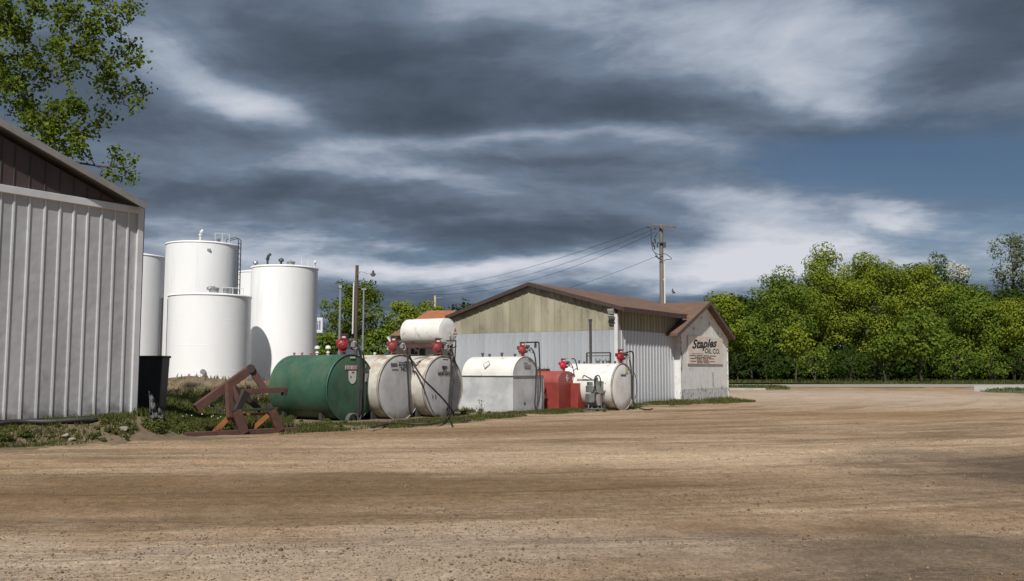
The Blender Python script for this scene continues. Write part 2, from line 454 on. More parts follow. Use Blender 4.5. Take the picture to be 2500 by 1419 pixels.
class MB:
    """Collects shapes in world coordinates; build() links them as ONE mesh object."""

    def __init__(s):
        s.v, s.f, s.sm = [], [], []

    def add(s, vs, fs, smooth=False):
        o = len(s.v)
        s.v += [tuple(p) for p in vs]
        s.f += [tuple(i + o for i in f) for f in fs]
        s.sm += [smooth] * len(fs)
        return s

    def hexa(s, p):              # 8 corners: bottom 0-3, top 4-7
        return s.add(p, [(3, 2, 1, 0), (4, 5, 6, 7), (0, 1, 5, 4), (1, 2, 6, 5), (2, 3, 7, 6), (3, 0, 4, 7)])

    def box(s, c, size, ax=None):
        a, b, d = ax or (Vector((1, 0, 0)), Vector((0, 1, 0)), Z)
        c = Vector(c)
        a, b, d = a * (size[0] / 2), b * (size[1] / 2), d * (size[2] / 2)
        return s.hexa([c - a - b - d, c + a - b - d, c + a + b - d, c - a + b - d,
                       c - a - b + d, c + a - b + d, c + a + b + d, c - a + b + d])

    def beam(s, p0, p1, wd, ht, up=Z):
        p0, p1 = Vector(p0), Vector(p1)
        d = (p1 - p0).normalized()
        if abs(d.dot(up)) > 0.98:
            up = U
        sd = d.cross(up).normalized()
        u2 = sd.cross(d).normalized()
        return s.box((p0 + p1) / 2, ((p1 - p0).length, wd, ht), (d, sd, u2))

    def cyl(s, p0, p1, r0, r1=None, n=24, caps=True):
        p0, p1 = Vector(p0), Vector(p1)
        r1 = r0 if r1 is None else r1
        d = (p1 - p0).normalized()
        a = d.orthogonal().normalized()
        if abs(d.z) < 0.98:
            a = Z.cross(d).normalized()
        b = d.cross(a)
        ring0 = [p0 + (a * math.cos(t) + b * math.sin(t)) * r0 for t in [2 * math.pi * i / n for i in range(n)]]
        ring1 = [p1 + (a * math.cos(t) + b * math.sin(t)) * r1 for t in [2 * math.pi * i / n for i in range(n)]]
        s.add(ring0 + ring1, [(i, (i + 1) % n, n + (i + 1) % n, n + i) for i in range(n)], True)
        if caps:
            if r0 > 1e-4: s.add(ring0, [tuple(reversed(range(n)))])
            if r1 > 1e-4: s.add(ring1, [tuple(range(n))])
        return s

    def lathe(s, p, d, prof, n=32, smooth=True):     # prof: (along, radius)
        p, d = Vector(p), Vector(d).normalized()
        a = d.orthogonal().normalized()
        if abs(d.z) < 0.98:
            a = Z.cross(d).normalized()
        b = d.cross(a)
        vs = []
        for h, r in prof:
            vs += [p + d * h + (a * math.cos(2 * math.pi * i / n) + b * math.sin(2 * math.pi * i / n)) * r for i in range(n)]
        fs = [(k * n + i, k * n + (i + 1) % n, (k + 1) * n + (i + 1) % n, (k + 1) * n + i)
              for k in range(len(prof) - 1) for i in range(n)]
        return s.add(vs, fs, smooth)

    def tube(s, pts, r, n=8, r1=None):
        pts = [Vector(p) for p in pts]
        m = len(pts)
        r1 = r if r1 is None else r1
        vs = []
        a = None
        for i, p in enumerate(pts):
            t = (pts[min(i + 1, m - 1)] - pts[max(i - 1, 0)]).normalized()
            if a is None:
                a = t.orthogonal().normalized()
            a = (a - t * a.dot(t)).normalized()
            b = t.cross(a)
            rr = r + (r1 - r) * i / max(1, m - 1)
            vs += [p + (a * math.cos(2 * math.pi * k / n) + b * math.sin(2 * math.pi * k / n)) * rr for k in range(n)]
        fs = [(i * n + k, i * n + (k + 1) % n, (i + 1) * n + (k + 1) % n, (i + 1) * n + k)
              for i in range(m - 1) for k in range(n)]
        fs += [tuple(reversed(range(n))), tuple((m - 1) * n + k for k in range(n))]
        return s.add(vs, fs, True)

    def prism(s, poly, ext):     # polygon (ccw seen against ext) swept by a vector
        poly = [Vector(p) for p in poly]
        n = len(poly)
        vs = poly + [p + ext for p in poly]
        return s.add(vs, [tuple(reversed(range(n))), tuple(range(n, 2 * n))] +
                     [(i, (i + 1) % n, n + (i + 1) % n, n + i) for i in range(n)])

    def ball(s, c, r, n=12, sq=(1, 1, 1)):
        c = Vector(c)
        vs, fs = [], []
        m = max(4, n // 2)
        for j in range(m + 1):
            ph = math.pi * j / m
            for i in range(n):
                th = 2 * math.pi * i / n
                vs.append(c + Vector((r * sq[0] * math.sin(ph) * math.cos(th), r * sq[1] * math.sin(ph) * math.sin(th), r * sq[2] * math.cos(ph))))
        for j in range(m):
            for i in range(n):
                fs.append((j * n + i, (j + 1) * n + i, (j + 1) * n + (i + 1) % n, j * n + (i + 1) % n))
        return s.add(vs, fs, True)

    def quad(s, a, b, c, d):
        return s.add([a, b, c, d], [(0, 1, 2, 3)])

    def build(s, name, m, parent=None, bevel=0.0, label=None, cat=None, group=None, kind=None, loc=None):
        o = Vector(loc) if loc is not None else (BASE[parent.name] if parent else Vector((0, 0, 0)))
        me = bpy.data.meshes.new(name)
        me.from_pydata([(p[0] - o.x, p[1] - o.y, p[2] - o.z) for p in s.v], [], s.f)
        me.polygons.foreach_set('use_smooth', s.sm)
        me.materials.append(m)
        me.update()
        ob = bpy.data.objects.new(name, me)
        col.objects.link(ob)
        if parent:
            ob.parent = parent
            ob.location = o - BASE[parent.name] if loc is not None else (0, 0, 0)
        else:
            ob.location = o
        BASE[ob.name] = o
        if bevel:
            b = ob.modifiers.new('bevel', 'BEVEL')
            b.width = bevel
            b.segments = 2
            b.limit_method = 'ANGLE'
        return setprops(ob, label, cat, group, kind)


def np_mesh(name, verts, faces, m, parent=None, loc=None, **kw):
    """verts (N,3) world, faces (M,k) of one size, fast path."""
    o = np.array(loc if loc is not None else (BASE[parent.name] if parent else (0, 0, 0)), dtype=float)
    me = bpy.data.meshes.new(name)
    verts = np.asarray(verts, dtype=np.float32) - o.astype(np.float32)
    faces = np.asarray(faces, dtype=np.int32)
    k = faces.shape[1]
    me.vertices.add(len(verts))
    me.vertices.foreach_set('co', verts.ravel())
    me.loops.add(faces.size)
    me.loops.foreach_set('vertex_index', faces.ravel())
    me.polygons.add(len(faces))
    me.polygons.foreach_set('loop_start', np.arange(0, faces.size, k, dtype=np.int32))
    me.update(calc_edges=True)
    me.materials.append(m)
    ob = bpy.data.objects.new(name, me)
    col.objects.link(ob)
    if parent:
        ob.parent = parent
        ob.location = Vector(o) - BASE[parent.name]
    else:
        ob.location = o
    BASE[ob.name] = Vector(o)
    setprops(ob, kw.get('label'), kw.get('cat'), kw.get('group'), kw.get('kind'))
    return ob


def leaves(name, C, N, size, m, parent=None, aspect=0.7, **kw):
    """One small bent diamond per row of C (centres) facing N."""
    C = np.asarray(C, float)
    N = np.asarray(N, float)
    n = len(C)
    N = N / (np.linalg.norm(N, axis=1, keepdims=True) + 1e-9)
    T = rng.normal(size=(n, 3))
    T -= N * (T * N).sum(1, keepdims=True)
    T /= np.linalg.norm(T, axis=1, keepdims=True) + 1e-9
    B = np.cross(N, T)
    s = (size * rng.uniform(0.6, 1.35, n))[:, None]
    V = np.empty((n, 4, 3))
    V[:, 0] = C - T * s * 0.5
    V[:, 1] = C + B * s * 0.5 * aspect - N * s * 0.12
    V[:, 2] = C + T * s * 0.5
    V[:, 3] = C - B * s * 0.5 * aspect - N * s * 0.12
    Fc = np.arange(n * 4).reshape(n, 4)
    return np_mesh(name, V.reshape(-1, 3), Fc, m, parent, **kw)


def sphere_pts(n):
    v = rng.normal(size=(n, 3))
    return v / np.linalg.norm(v, axis=1, keepdims=True)


def text(parent, s, size, org, right, up, m, shear=0.0, bold=0.0, align='CENTER', name='lettering', stretch=1.0, thick=0.003, rot=0.0, space=1.0):
    cu = bpy.data.curves.new('t', 'FONT')
    cu.body = s
    cu.size = size
    cu.shear = shear
    cu.offset = bold
    cu.align_x = align
    cu.space_character = space
    cu.resolution_u = 3
    ob = bpy.data.objects.new('t', cu)
    col.objects.link(ob)
    me = bpy.data.meshes.new_from_object(ob)
    bpy.data.objects.remove(ob)
    nrm = right.cross(up).normalized()
    if rot:
        r2 = right * math.cos(rot) + up * math.sin(rot)
        up = up * math.cos(rot) - right * math.sin(rot)
        right = r2
    me.name = name
    o = BASE[parent.name]
    for v in me.vertices:
        p = Vector(org) + right * v.co.x * stretch + up * v.co.y + nrm * thick
        v.co = p - o
    me.materials.clear()
    me.materials.append(m)
    ob = bpy.data.objects.new(name, me)
    col.objects.link(ob)
    ob.parent = parent
    ob.location = (0, 0, 0)
    BASE[ob.name] = Vector(o)
    return ob


def smooth_pts(pts, n=6):
    """Catmull-Rom through the points."""
    pts = [Vector(p) for p in pts]
    q = [pts[0] * 2 - pts[1]] + pts + [pts[-1] * 2 - pts[-2]]
    out = []
    for i in range(1, len(q) - 2):
        a, b, c, d = q[i - 1], q[i], q[i + 1], q[i + 2]
        for k in range(n):
            t = k / n
            out.append(0.5 * ((2 * b) + (c - a) * t + (2 * a - 5 * b + 4 * c - d) * t * t + (3 * b - a - 3 * c + d) * t ** 3))
    out.append(pts[-1])
    return out


def prof_panel(mb, org, d, nrm, s0, s1, z0, ztop, rib_w, rib_h, rib_at=0.0):
    """Sheet between s0 and s1 with one raised rib at its start; ztop is a function of s."""
    a = s0 + rib_at
    ss = [(s0, 0)] if rib_at > 0 else []
    ss += [(a, 0), (a + rib_w * 0.25, rib_h), (a + rib_w * 0.75, rib_h), (a + rib_w, 0), (s1 - 0.002, 0)]
    vs = []
    for q, h in ss:
        p = org + d * q + nrm * h
        vs += [p + Z * z0, p + Z * ztop(q)]
    mb.add(vs, [(2 * i, 2 * i + 2, 2 * i + 3, 2 * i + 1) for i in range(len(ss) - 1)])
    return mb

# ================================================================== the setting
def tx(px):
    return (px - 1250) / F


def smooth01(x):
    x = np.clip(x, 0, 1)
    return x * x * (3 - 2 * x)


class VNoise:                    # small value noise for terrain
    def __init__(s, seed, n=64):
        r = np.random.default_rng(seed)
        s.g, s.n = r.uniform(-1, 1, (n, n)), n

    def __call__(s, x, y):
        x0, y0 = np.floor(x).astype(int), np.floor(y).astype(int)
        fx, fy = smooth01(x - x0), smooth01(y - y0)
        g, n = s.g, s.n
        a, b = g[x0 % n, y0 % n], g[(x0 + 1) % n, y0 % n]
        c, d = g[x0 % n, (y0 + 1) % n], g[(x0 + 1) % n, (y0 + 1) % n]
        return (a * (1 - fx) + b * fx) * (1 - fy) + (c * (1 - fx) + d * fx) * fy


vn1, vn2 = VNoise(1), VNoise(2)
EDGE = [(-900, 1112), (0, 1096), (200, 1088), (400, 1076), (560, 1071), (740, 1058), (1000, 1045), (1140, 1031),
        (1330, 1013), (1450, 1005), (1530, 1001), (1580, 992), (1640, 984)]
EDGE_T = np.array([(G(a, b).x / G(a, b).y) for a, b in EDGE])
EDGE_Y = np.array([G(a, b).y for a, b in EDGE])
HT_T = np.array([tx(p) for p in (-900, 330, 420, 500, 700, 1100, 1700)])
HT_H = np.array([0.50, 0.50, 0.36, 0.13, 0.05, 0.05, 0.04])
CR_T = np.array([tx(p) for p in (150, 340, 405, 470, 560, 640, 700, 850, 1000, 1100)])
CR_H = np.array([1.1, 1.15, 1.2, 1.33, 1.2, 1.1, 1.05, 0.8, 0.3, 0.0])


def terrain_h(x, y):
    x, y = np.asarray(x, float), np.asarray(y, float)
    t = x / np.maximum(y, 1)
    e = y - np.interp(t, EDGE_T, EDGE_Y) + 0.35 * vn1(x * 0.9, y * 0.9) + 0.15 * vn2(x * 3, y * 3)
    H = np.interp(t, HT_T, HT_H)
    ln = np.interp(t, [tx(330), tx(460), tx(720), tx(800)], [1.3, 2.6, 2.6, 1.0])
    h = -0.05 + (H + 0.05 + 0.03 * vn2(x * 1.3, y * 1.3)) * smooth01(e / ln)
    cr = np.interp(t, CR_T, CR_H) * np.exp(-((y - 40.4 + 0.3 * vn1(x * 0.4, y * 0.2)) / 2.0) ** 2 * np.where(y > 40.4, 0.25, 1.0))
    cr = cr + 0.05 * vn2(x * 1.1, y * 1.1) * (cr > 0.2)
    h = np.maximum(h, cr)
    return np.where(e < -0.4, -0.06, h)


def th(x, y):
    return float(terrain_h(np.array([x]), np.array([y]))[0])


def grid_mesh(name, x0, x1, y0, y1, nx, ny, hf, m, kind='structure', cut=None, label=None, xs=None, ys=None):
    xs = np.linspace(x0, x1, nx) if xs is None else xs
    ys = np.linspace(y0, y1, ny) if ys is None else ys
    nx, ny = len(xs), len(ys)
    X, Y = np.meshgrid(xs, ys, indexing='ij')
    H = hf(X, Y)
    V = np.stack([X, Y, H], -1).reshape(-1, 3)
    i = np.arange(nx * ny).reshape(nx, ny)
    Fc = np.stack([i[:-1, :-1], i[1:, :-1], i[1:, 1:], i[:-1, 1:]], -1).reshape(-1, 4)
    if cut is not None:
        Fc = Fc[H.reshape(-1)[Fc].max(1) > cut]
    ob = np_mesh(name, V, Fc, m, kind=kind, label=label)
    ob.data.polygons.foreach_set('use_smooth', np.ones(len(Fc), bool))
    return ob


# ---- gravel material: packed tan gravel with tracks
def gravel_material():
    m = bpy.data.materials.new('packed_gravel')
    m.use_nodes = True
    nt = m.node_tree
    b = nt.nodes['Principled BSDF']
    b.inputs['Roughness'].default_value = 0.95
    b.inputs['Specular IOR Level'].default_value = 0.15
    t = nt.nodes.new('ShaderNodeTexCoord')

    def noise(scale, sc=(1, 1, 1), rot=0, det=6, off=0, ro=0.6, dist=0, src=None):
        mp = nt.nodes.new('ShaderNodeMapping')
        mp.inputs['Scale'].default_value = sc
        mp.inputs['Rotation'].default_value = (0, 0, rot)
        mp.inputs['Location'].default_value = (off, off * 0.7, 0)
        nt.links.new(src or t.outputs['Object'], mp.inputs[0])
        n = nt.nodes.new('ShaderNodeTexNoise')
        n.inputs['Scale'].default_value = scale
        n.inputs['Detail'].default_value = det
        n.inputs['Roughness'].default_value = ro
        n.inputs['Distortion'].default_value = dist
        nt.links.new(mp.outputs[0], n.inputs['Vector'])
        return n.outputs['Fac']

    def mr(v, a, c, lo=0.0, hi=1.0):
        r_ = nt.nodes.new('ShaderNodeMapRange')
        r_.inputs['From Min'].default_value = a
        r_.inputs['From Max'].default_value = c
        r_.inputs['To Min'].default_value = lo
        r_.inputs['To Max'].default_value = hi
        nt.links.new(v, r_.inputs['Value'])
        return r_.outputs[0]

    def mix(f, a, c, bt='MIX'):
        mx = nt.nodes.new('ShaderNodeMix')
        mx.data_type = 'RGBA'
        mx.blend_type = bt
        if isinstance(f, float):
            mx.inputs[0].default_value = f
        else:
            nt.links.new(f, mx.inputs[0])
        for i, v in ((6, a), (7, c)):
            if isinstance(v, tuple):
                mx.inputs[i].default_value = rgb(*v)
            else:
                nt.links.new(v, mx.inputs[i])
        return mx.outputs[2]

    # wheel tracks sweep round the tanks towards the street: run along arcs about a far centre
    ctr = nt.nodes.new('ShaderNodeVectorMath')
    ctr.operation = 'SUBTRACT'
    ctr.inputs[1].default_value = (-9.0, 66.0, 0)
    nt.links.new(t.outputs['Object'], ctr.inputs[0])
    sx = nt.nodes.new('ShaderNodeSeparateXYZ')
    nt.links.new(ctr.outputs[0], sx.inputs[0])
    lenn = nt.nodes.new('ShaderNodeVectorMath')
    lenn.operation = 'LENGTH'
    nt.links.new(ctr.outputs[0], lenn.inputs[0])
    at2 = nt.nodes.new('ShaderNodeMath')
    at2.operation = 'ARCTAN2'
    nt.links.new(sx.outputs[0], at2.inputs[0])
    nt.links.new(sx.outputs[1], at2.inputs[1])
    ap = nt.nodes.new('ShaderNodeMath')
    ap.operation = 'PINGPONG'
    ap.inputs[1].default_value = 100.0
    nt.links.new(at2.outputs[0], ap.inputs[0])
    arc_ = nt.nodes.new('ShaderNodeCombineXYZ')
    a60 = nt.nodes.new('ShaderNodeMath')
    a60.operation = 'MULTIPLY'
    a60.inputs[1].default_value = 50.0
    nt.links.new(ap.outputs[0], a60.inputs[0])
    nt.links.new(a60.outputs[0], arc_.inputs[0])
    nt.links.new(lenn.outputs['Value'], arc_.inputs[1])
    AR = arc_.outputs[0]
    # wide damp bands, wheel streaks, patches of finer and coarser stone
    band = mr(noise(0.20, (0.45, 1.1, 1), R(-12), 5, 4.0, 0.6, 0.6), 0.42, 0.60)
    streak = mr(noise(0.62, (0.16, 1.3, 1), 0, 7, 2.0, 0.62, 0.5, AR), 0.47, 0.66)
    streak2 = mr(noise(0.95, (0.13, 1.3, 1), 0.03, 7, 7.0, 0.60, 0.5, AR), 0.48, 0.68)
    patch = mr(noise(0.42, (0.8, 1.0, 1), 0.2, 8, 11.0, 0.65), 0.40, 0.66)
    c = mix(band, (0.33, 0.222, 0.130), (0.170, 0.105, 0.052))
    c = mix(mr(patch, 0, 1, 0, 0.8), c, (0.355, 0.262, 0.172))
    c = mix(mr(streak, 0, 1, 0, 0.75), c, (0.140, 0.092, 0.052))
    c = mix(mr(streak2, 0, 1, 0, 0.60), c, (0.43, 0.325, 0.215))
    def patchmask(cx, cy, a, bb, rot, lo, hi):
        wp = nt.nodes.new('ShaderNodeTexNoise')
        wp.inputs['Scale'].default_value = 0.45
        wp.inputs['Detail'].default_value = 7
        wp.inputs['Roughness'].default_value = 0.65
        nt.links.new(t.outputs['Object'], wp.inputs['Vector'])
        vm = nt.nodes.new('ShaderNodeVectorMath')
        vm.operation = 'MULTIPLY_ADD'
        vm.inputs[1].default_value = (9.0, 5.6, 0)
        nt.links.new(wp.outputs['Color'], vm.inputs[0])
        nt.links.new(t.outputs['Object'], vm.inputs[2])
        mp = nt.nodes.new('ShaderNodeMapping')
        mp.vector_type = 'TEXTURE'
        mp.inputs['Location'].default_value = (cx + 4.5, cy + 2.8, 0)
        mp.inputs['Rotation'].default_value = (0, 0, rot)
        mp.inputs['Scale'].default_value = (a, bb, 1000)
        nt.links.new(vm.outputs[0], mp.inputs[0])
        ln_ = nt.nodes.new('ShaderNodeVectorMath')
        ln_.operation = 'LENGTH'
        nt.links.new(mp.outputs[0], ln_.inputs[0])
        return mr(ln_.outputs['Value'], 1.35, 0.35, lo, hi)
    # ochre fines, pale washed sand; the last two paint shade into the colour
    c = mix(patchmask(-4.5, 11.8, 8.0, 2.3, 0.12, 0, 0.8), c, (0.150, 0.094, 0.042))
    c = mix(patchmask(3.0, 17.5, 7.5, 2.2, 0.25, 0, 0.8), c, (0.42, 0.315, 0.205))
    c = mix(patchmask(0.0, 24.5, 7.0, 2.5, 0.45, 0, 0.75), c, (0.190, 0.115, 0.056))
    c = mix(patchmask(-2.0, 8.0, 6.0, 1.2, 0.0, 0, 0.7), c, (0.365, 0.290, 0.215))
    c = mix(patchmask(14.0, 32.0, 7.0, 3.5, 0.3, 0, 0.6), c, (0.235, 0.150, 0.075))
    c = mix(patchmask(21.0, 55.0, 14.0, 16.0, 0.2, 0, 0.7), c, (0.420, 0.340, 0.270))
    c = mix(patchmask(9.0, 14.0, 3.2, 4.5, 0.0, 0, 0.92), c, (0.085, 0.062, 0.044))  # shade at the right foreground, painted as a dark patch
    c = mix(patchmask(4.6, 8.2, 3.2, 1.4, 0.0, 0, 0.75), c, (0.105, 0.078, 0.055))  # painted shade again, towards the near right corner
    grain = noise(26, (1, 1, 1), 0, 4, 1.0, 0.7)
    c = mix(mr(grain, 0.30, 0.72), mix(1.0, c, (0.66, 0.62, 0.58), 'MULTIPLY'), mix(1.0, c, (1.30, 1.28, 1.26), 'MULTIPLY'))
    vor = nt.nodes.new('ShaderNodeTexVoronoi')
    vor.inputs['Scale'].default_value = 19
    nt.links.new(t.outputs['Object'], vor.inputs['Vector'])
    peb = mr(vor.outputs['Distance'], 0.10, 0.16)
    vsel = nt.nodes.new('ShaderNodeSeparateColor')
    nt.links.new(vor.outputs['Color'], vsel.inputs[0])
    gate = mr(vsel.outputs[0], 0.78, 0.80)
    inv = nt.nodes.new('ShaderNodeMath')
    inv.operation = 'MULTIPLY_ADD'
    inv.inputs[1].default_value = -1
    inv.inputs[2].default_value = 1
    nt.links.new(peb, inv.inputs[0])
    mul = nt.nodes.new('ShaderNodeMath')
    mul.operation = 'MULTIPLY'
    nt.links.new(inv.outputs[0], mul.inputs[0])
    nt.links.new(gate, mul.inputs[1])
    c = mix(mul.outputs[0], c, (0.075, 0.062, 0.052))
    mid = noise(5.5, (1, 1, 1), 0, 7, 5.0, 0.75)
    c = mix(mr(mid, 0.34, 0.66), mix(1.0, c, (0.74, 0.74, 0.74), 'MULTIPLY'), mix(1.0, c, (1.18, 1.18, 1.18), 'MULTIPLY'))
    hsv = nt.nodes.new('ShaderNodeHueSaturation')
    hsv.inputs['Saturation'].default_value = 0.90
    hsv.inputs['Value'].default_value = 1.10
    nt.links.new(c, hsv.inputs['Color'])
    c = hsv.outputs[0]
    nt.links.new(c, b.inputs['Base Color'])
    bp = nt.nodes.new('ShaderNodeBump')
    bp.inputs['Strength'].default_value = 0.75
    bp.inputs['Distance'].default_value = 0.03
    nt.links.new(noise(34, (1, 1, 1), 0, 5, 3.0, 0.7), bp.inputs['Height'])
    b2 = nt.nodes.new('ShaderNodeBump')
    b2.inputs['Strength'].default_value = 0.5
    b2.inputs['Distance'].default_value = 0.12
    nt.links.new(streak, b2.inputs['Height'])
    nt.links.new(b2.outputs[0], bp.inputs['Normal'])
    nt.links.new(bp.outputs[0], b.inputs['Normal'])
    return m


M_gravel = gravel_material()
M_soil = mat('bank_soil', (0.195, 0.138, 0.090), (0.110, 0.080, 0.048), 0.95, 0, 1.2, c3=(0.055, 0.07, 0.022), scale3=1.6, lo3=0.5, hi3=0.7, bump=0.6, bscale=14, bdist=0.05)
M_field = mat('field_grass', (0.085, 0.105, 0.032), (0.055, 0.075, 0.022), 0.95, 0, 0.4, c3=(0.15, 0.14, 0.06), scale3=1.2, lo3=0.55, hi3=0.8, bump=0.6, bscale=12, bdist=0.05)
M_asphalt = mat('sandy_road', (0.30, 0.262, 0.218), (0.24, 0.21, 0.175), 0.95, 0, 0.8, (0.3, 1, 1), bump=0.3)

grid_mesh('ground', -900, 900, -300, 1500, 30, 30, lambda x, y: x * 0 - 0.35, M_field)


def yard_h(x, y):
    rut = 0.018 * vn1(x * 0.10 + 3, y * 0.9 + 0.12 * x) + 0.010 * vn2(x * 0.2, y * 2.1 + 0.2 * x) + 0.012 * vn2(x * 0.5, y * 0.5)
    # wheel ruts in pairs along arcs that sweep round the tanks to the street
    r = np.sqrt((x + 9.0) ** 2 + (y - 66.0) ** 2) + 0.35 * vn1(x * 0.13, y * 0.13) + 0.1 * vn2(x * 0.5, y * 0.5)
    for r0, dep in ((45.2, 0.030), (47.4, 0.022), (49.6, 0.034), (51.2, 0.020), (52.9, 0.030), (54.3, 0.024), (56.1, 0.030), (57.6, 0.022), (59.0, 0.026)):
        for s_ in (-0.85, 0.85):
            d_ = (r - r0 - s_) / 0.22
            fade = 0.5 + 0.5 * vn2(x * 0.12 + r0, y * 0.12 + s_)
            rut = rut - dep * fade * np.exp(-d_ ** 2) + 0.4 * dep * fade * np.exp(-((np.abs(d_) - 1.9) / 0.7) ** 2)
    rut = rut + 0.006 * vn1(x * 4.1, y * 4.1) + 0.004 * vn2(x * 9.0, y * 9.0)
    return np.clip(rut, -0.045, 0.04) * smooth01((y - 2) / 4)


gx = np.concatenate([np.linspace(-34, -16, 50)[:-1], np.linspace(-16, 18, 420)[:-1], np.linspace(18, 70, 110)])
gy = np.concatenate([np.linspace(-14, 5, 12)[:-1], np.linspace(5, 20, 300)[:-1], np.linspace(20, 40, 150)[:-1], np.linspace(40, 88, 90)])
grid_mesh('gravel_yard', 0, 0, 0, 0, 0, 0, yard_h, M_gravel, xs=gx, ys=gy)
grid_mesh('grass_bank', -40, 9, 13, 74, 200, 260, terrain_h, M_soil, cut=-0.045)
# far side of the yard: street, verge, concrete
grid_mesh('road', -120, 260, 82, 99, 40, 6, lambda x, y: x * 0 + 0.03, M_asphalt)
grid_mesh('verge', -120, 260, 99.2, 240, 60, 30, lambda x, y: 0.12 + 0.10 * vn1(x * 0.1, y * 0.1) + 0.004 * (y - 99), M_field)


def slab(name, px_pts, z, th_, m, kind='structure'):
    ps = [G(a, b, z) for a, b in px_pts]
    ps = [Vector((p.x, p.y, z - th_)) for p in ps]
    mb = MB()
    mb.prism(ps, Z * th_)
    return mb.build(name, m, kind=kind, loc=ps[0])


slab('concrete_apron', [(2378, 953), (2600, 953), (2600, 941), (2378, 941)], 0.06, 0.14, M_concrete)


def mound(name, cx, cy, a, b, h, rot=0.0):
    def f(x, y):
        dx_, dy_ = x - cx, y - cy
        p, q = dx_ * math.cos(rot) + dy_ * math.sin(rot), -dx_ * math.sin(rot) + dy_ * math.cos(rot)
        d = np.sqrt((p / a) ** 2 + (q / b) ** 2) + 0.18 * vn1(x * 0.6, y * 0.6)
        return -0.05 + (h + 0.05) * smooth01((1.15 - d) / 0.35) + 0.02 * vn2(x, y)
    grid_mesh(name, cx - a * 1.6, cx + a * 1.6, cy - max(b, a * abs(math.sin(rot))) * 1.6, cy + max(b, a * abs(math.sin(rot))) * 1.6, 50, 40, f, M_field, cut=-0.045)
    return f


mound_r = mound('grass_mound', 40.5, 63, 6.5, 7, 0.16)
p = G(1850, 944)
mound_k = mound('grass_island', 19.6, 77, 4.0, 4.5, 0.12)
kerb = MB()
kerb.beam(Vector((16.6, 72.6, 0.05)), Vector((20.0, 71.4, 0.05)), 0.35, 0.22)
kerb.build('kerb', M_concrete, kind='structure', loc=(18, 72, 0))

# ================================================================== buildings
def ext_roof(mb, a, b, c, d, t):  # roof slab a,b (lower edge), c,d (upper edge), thickness t downwards
    return mb.hexa([a - Z * t, b - Z * t, c - Z * t, d - Z * t, a, b, c, d])


# ---- the yellow and white metal building
C0 = G(1507, 992)


def B(su, sw, z):
    return C0 + U * su + W * sw + Z * z


bld = thing('metal_building', 'long metal-clad building with yellow gable over pale lower wall and brown roof', 'building', C0)
lft = On(1099, 860, C0, U)
WID = -(lft - C0).dot(W)
z_split = On(1505, 804, C0, U).z
FO = 0.22
pa = On(1290, 689, C0 - U * FO, U)
pr = On(1521, 749, C0 - U * FO, U)
pl = On(1088, 771, C0 - U * FO, U)
AP_W, AP_Z = (pa - C0).dot(W), pa.z
RT_W, RT_Z = (pr - C0).dot(W), pr.z
LF_W, LF_Z = (pl - C0).dot(W), pl.z
RT_W = max(RT_W, 0.35)
LB = 9.0
SU_END = (On(1662, 930, C0 + W * 0.32, W) - C0).dot(U)
LB = (On(1778, 930, C0 + W * 0.32, W) - C0).dot(U) - 0.5

RTH = 0.16


def gable_top(sw):
    if sw >= AP_W:
        z = AP_Z + (RT_Z - AP_Z) * (sw - AP_W) / (RT_W - AP_W)
    else:
        z = AP_Z + (LF_Z - AP_Z) * (sw - AP_W) / (LF_W - AP_W)
    return z - RTH - 0.02


NP = 26
pw = WID / NP
low_mesh = None
for i in range(NP):
    s0 = -WID + i * pw
    if low_mesh is None:
        mb = prof_panel(MB(), B(0, s0, 0), W, -U, 0, pw - 0.008, 0, lambda q: z_split, 0.050, 0.032)
        ob = mb.build('lower_panel', M_lowwall, bld, loc=B(0, s0, 0))
        low_mesh = ob.data
    else:
        ob = bpy.data.objects.new('lower_panel', low_mesh)
        col.objects.link(ob)
        ob.parent = bld
        ob.location = B(0, s0, 0) - C0
    org = B(0, 0, 0) - U * 0.006
    prof_panel(MB(), org, W, -U, s0, s0 + pw - 0.010, z_split - 0.02, gable_top, 0.050, 0.034).build('gable_panel', M_yellow, bld)
SU1 = 6.3
NS = 19
sp_w = SU1 / NS
side_top = gable_top(0) - 0.05
zs2 = z_split
side_mesh = [None, None]
for i in range(NS):
    s0 = 0.10 + i * sp_w
    for k, (z0, z1, mm, nm, off) in enumerate(((0, zs2, M_sidewall, 'side_panel', 0.0), (zs2 - 0.02, side_top, M_yellow, 'side_upper_panel', 0.006))):
        if side_mesh[k] is None:
            ob = prof_panel(MB(), B(s0, off, 0), U, W, 0, sp_w, z0, lambda q, z1=z1: z1, 0.055, 0.032).build(nm, mm, bld, loc=B(s0, off, 0))
            side_mesh[k] = ob.data
        else:
            ob = bpy.data.objects.new(nm, side_mesh[k])
            col.objects.link(ob)
            ob.parent = bld
            ob.location = B(s0, off, 0) - C0
# inner core so that light does not pass
mb = MB()
poly = [B(0.04, -WID, 0), B(0.04, -0.04, 0), B(0.04, -0.04, gable_top(-0.04)), B(0.04, AP_W, gable_top(AP_W)), B(0.04, -WID, gable_top(-WID))]
mb.prism(poly, U * (LB - 0.3))
mb.build('wall', M_core, bld)
mb = MB()
mb.box(B(-0.045, 0.012, gable_top(0) / 2 - 0.1), (0.10, 0.16, gable_top(0) - 0.2), (U, W, Z))
mb.build('corner_trim', M_white_trim, bld, bevel=0.008)
mb = MB()
mb.box(B(-0.03, -WID - 0.02, gable_top(-WID) / 2), (0.10, 0.08, gable_top(-WID)), (U, W, Z))
mb.build('corner_trim', M_white_trim, bld, bevel=0.008)
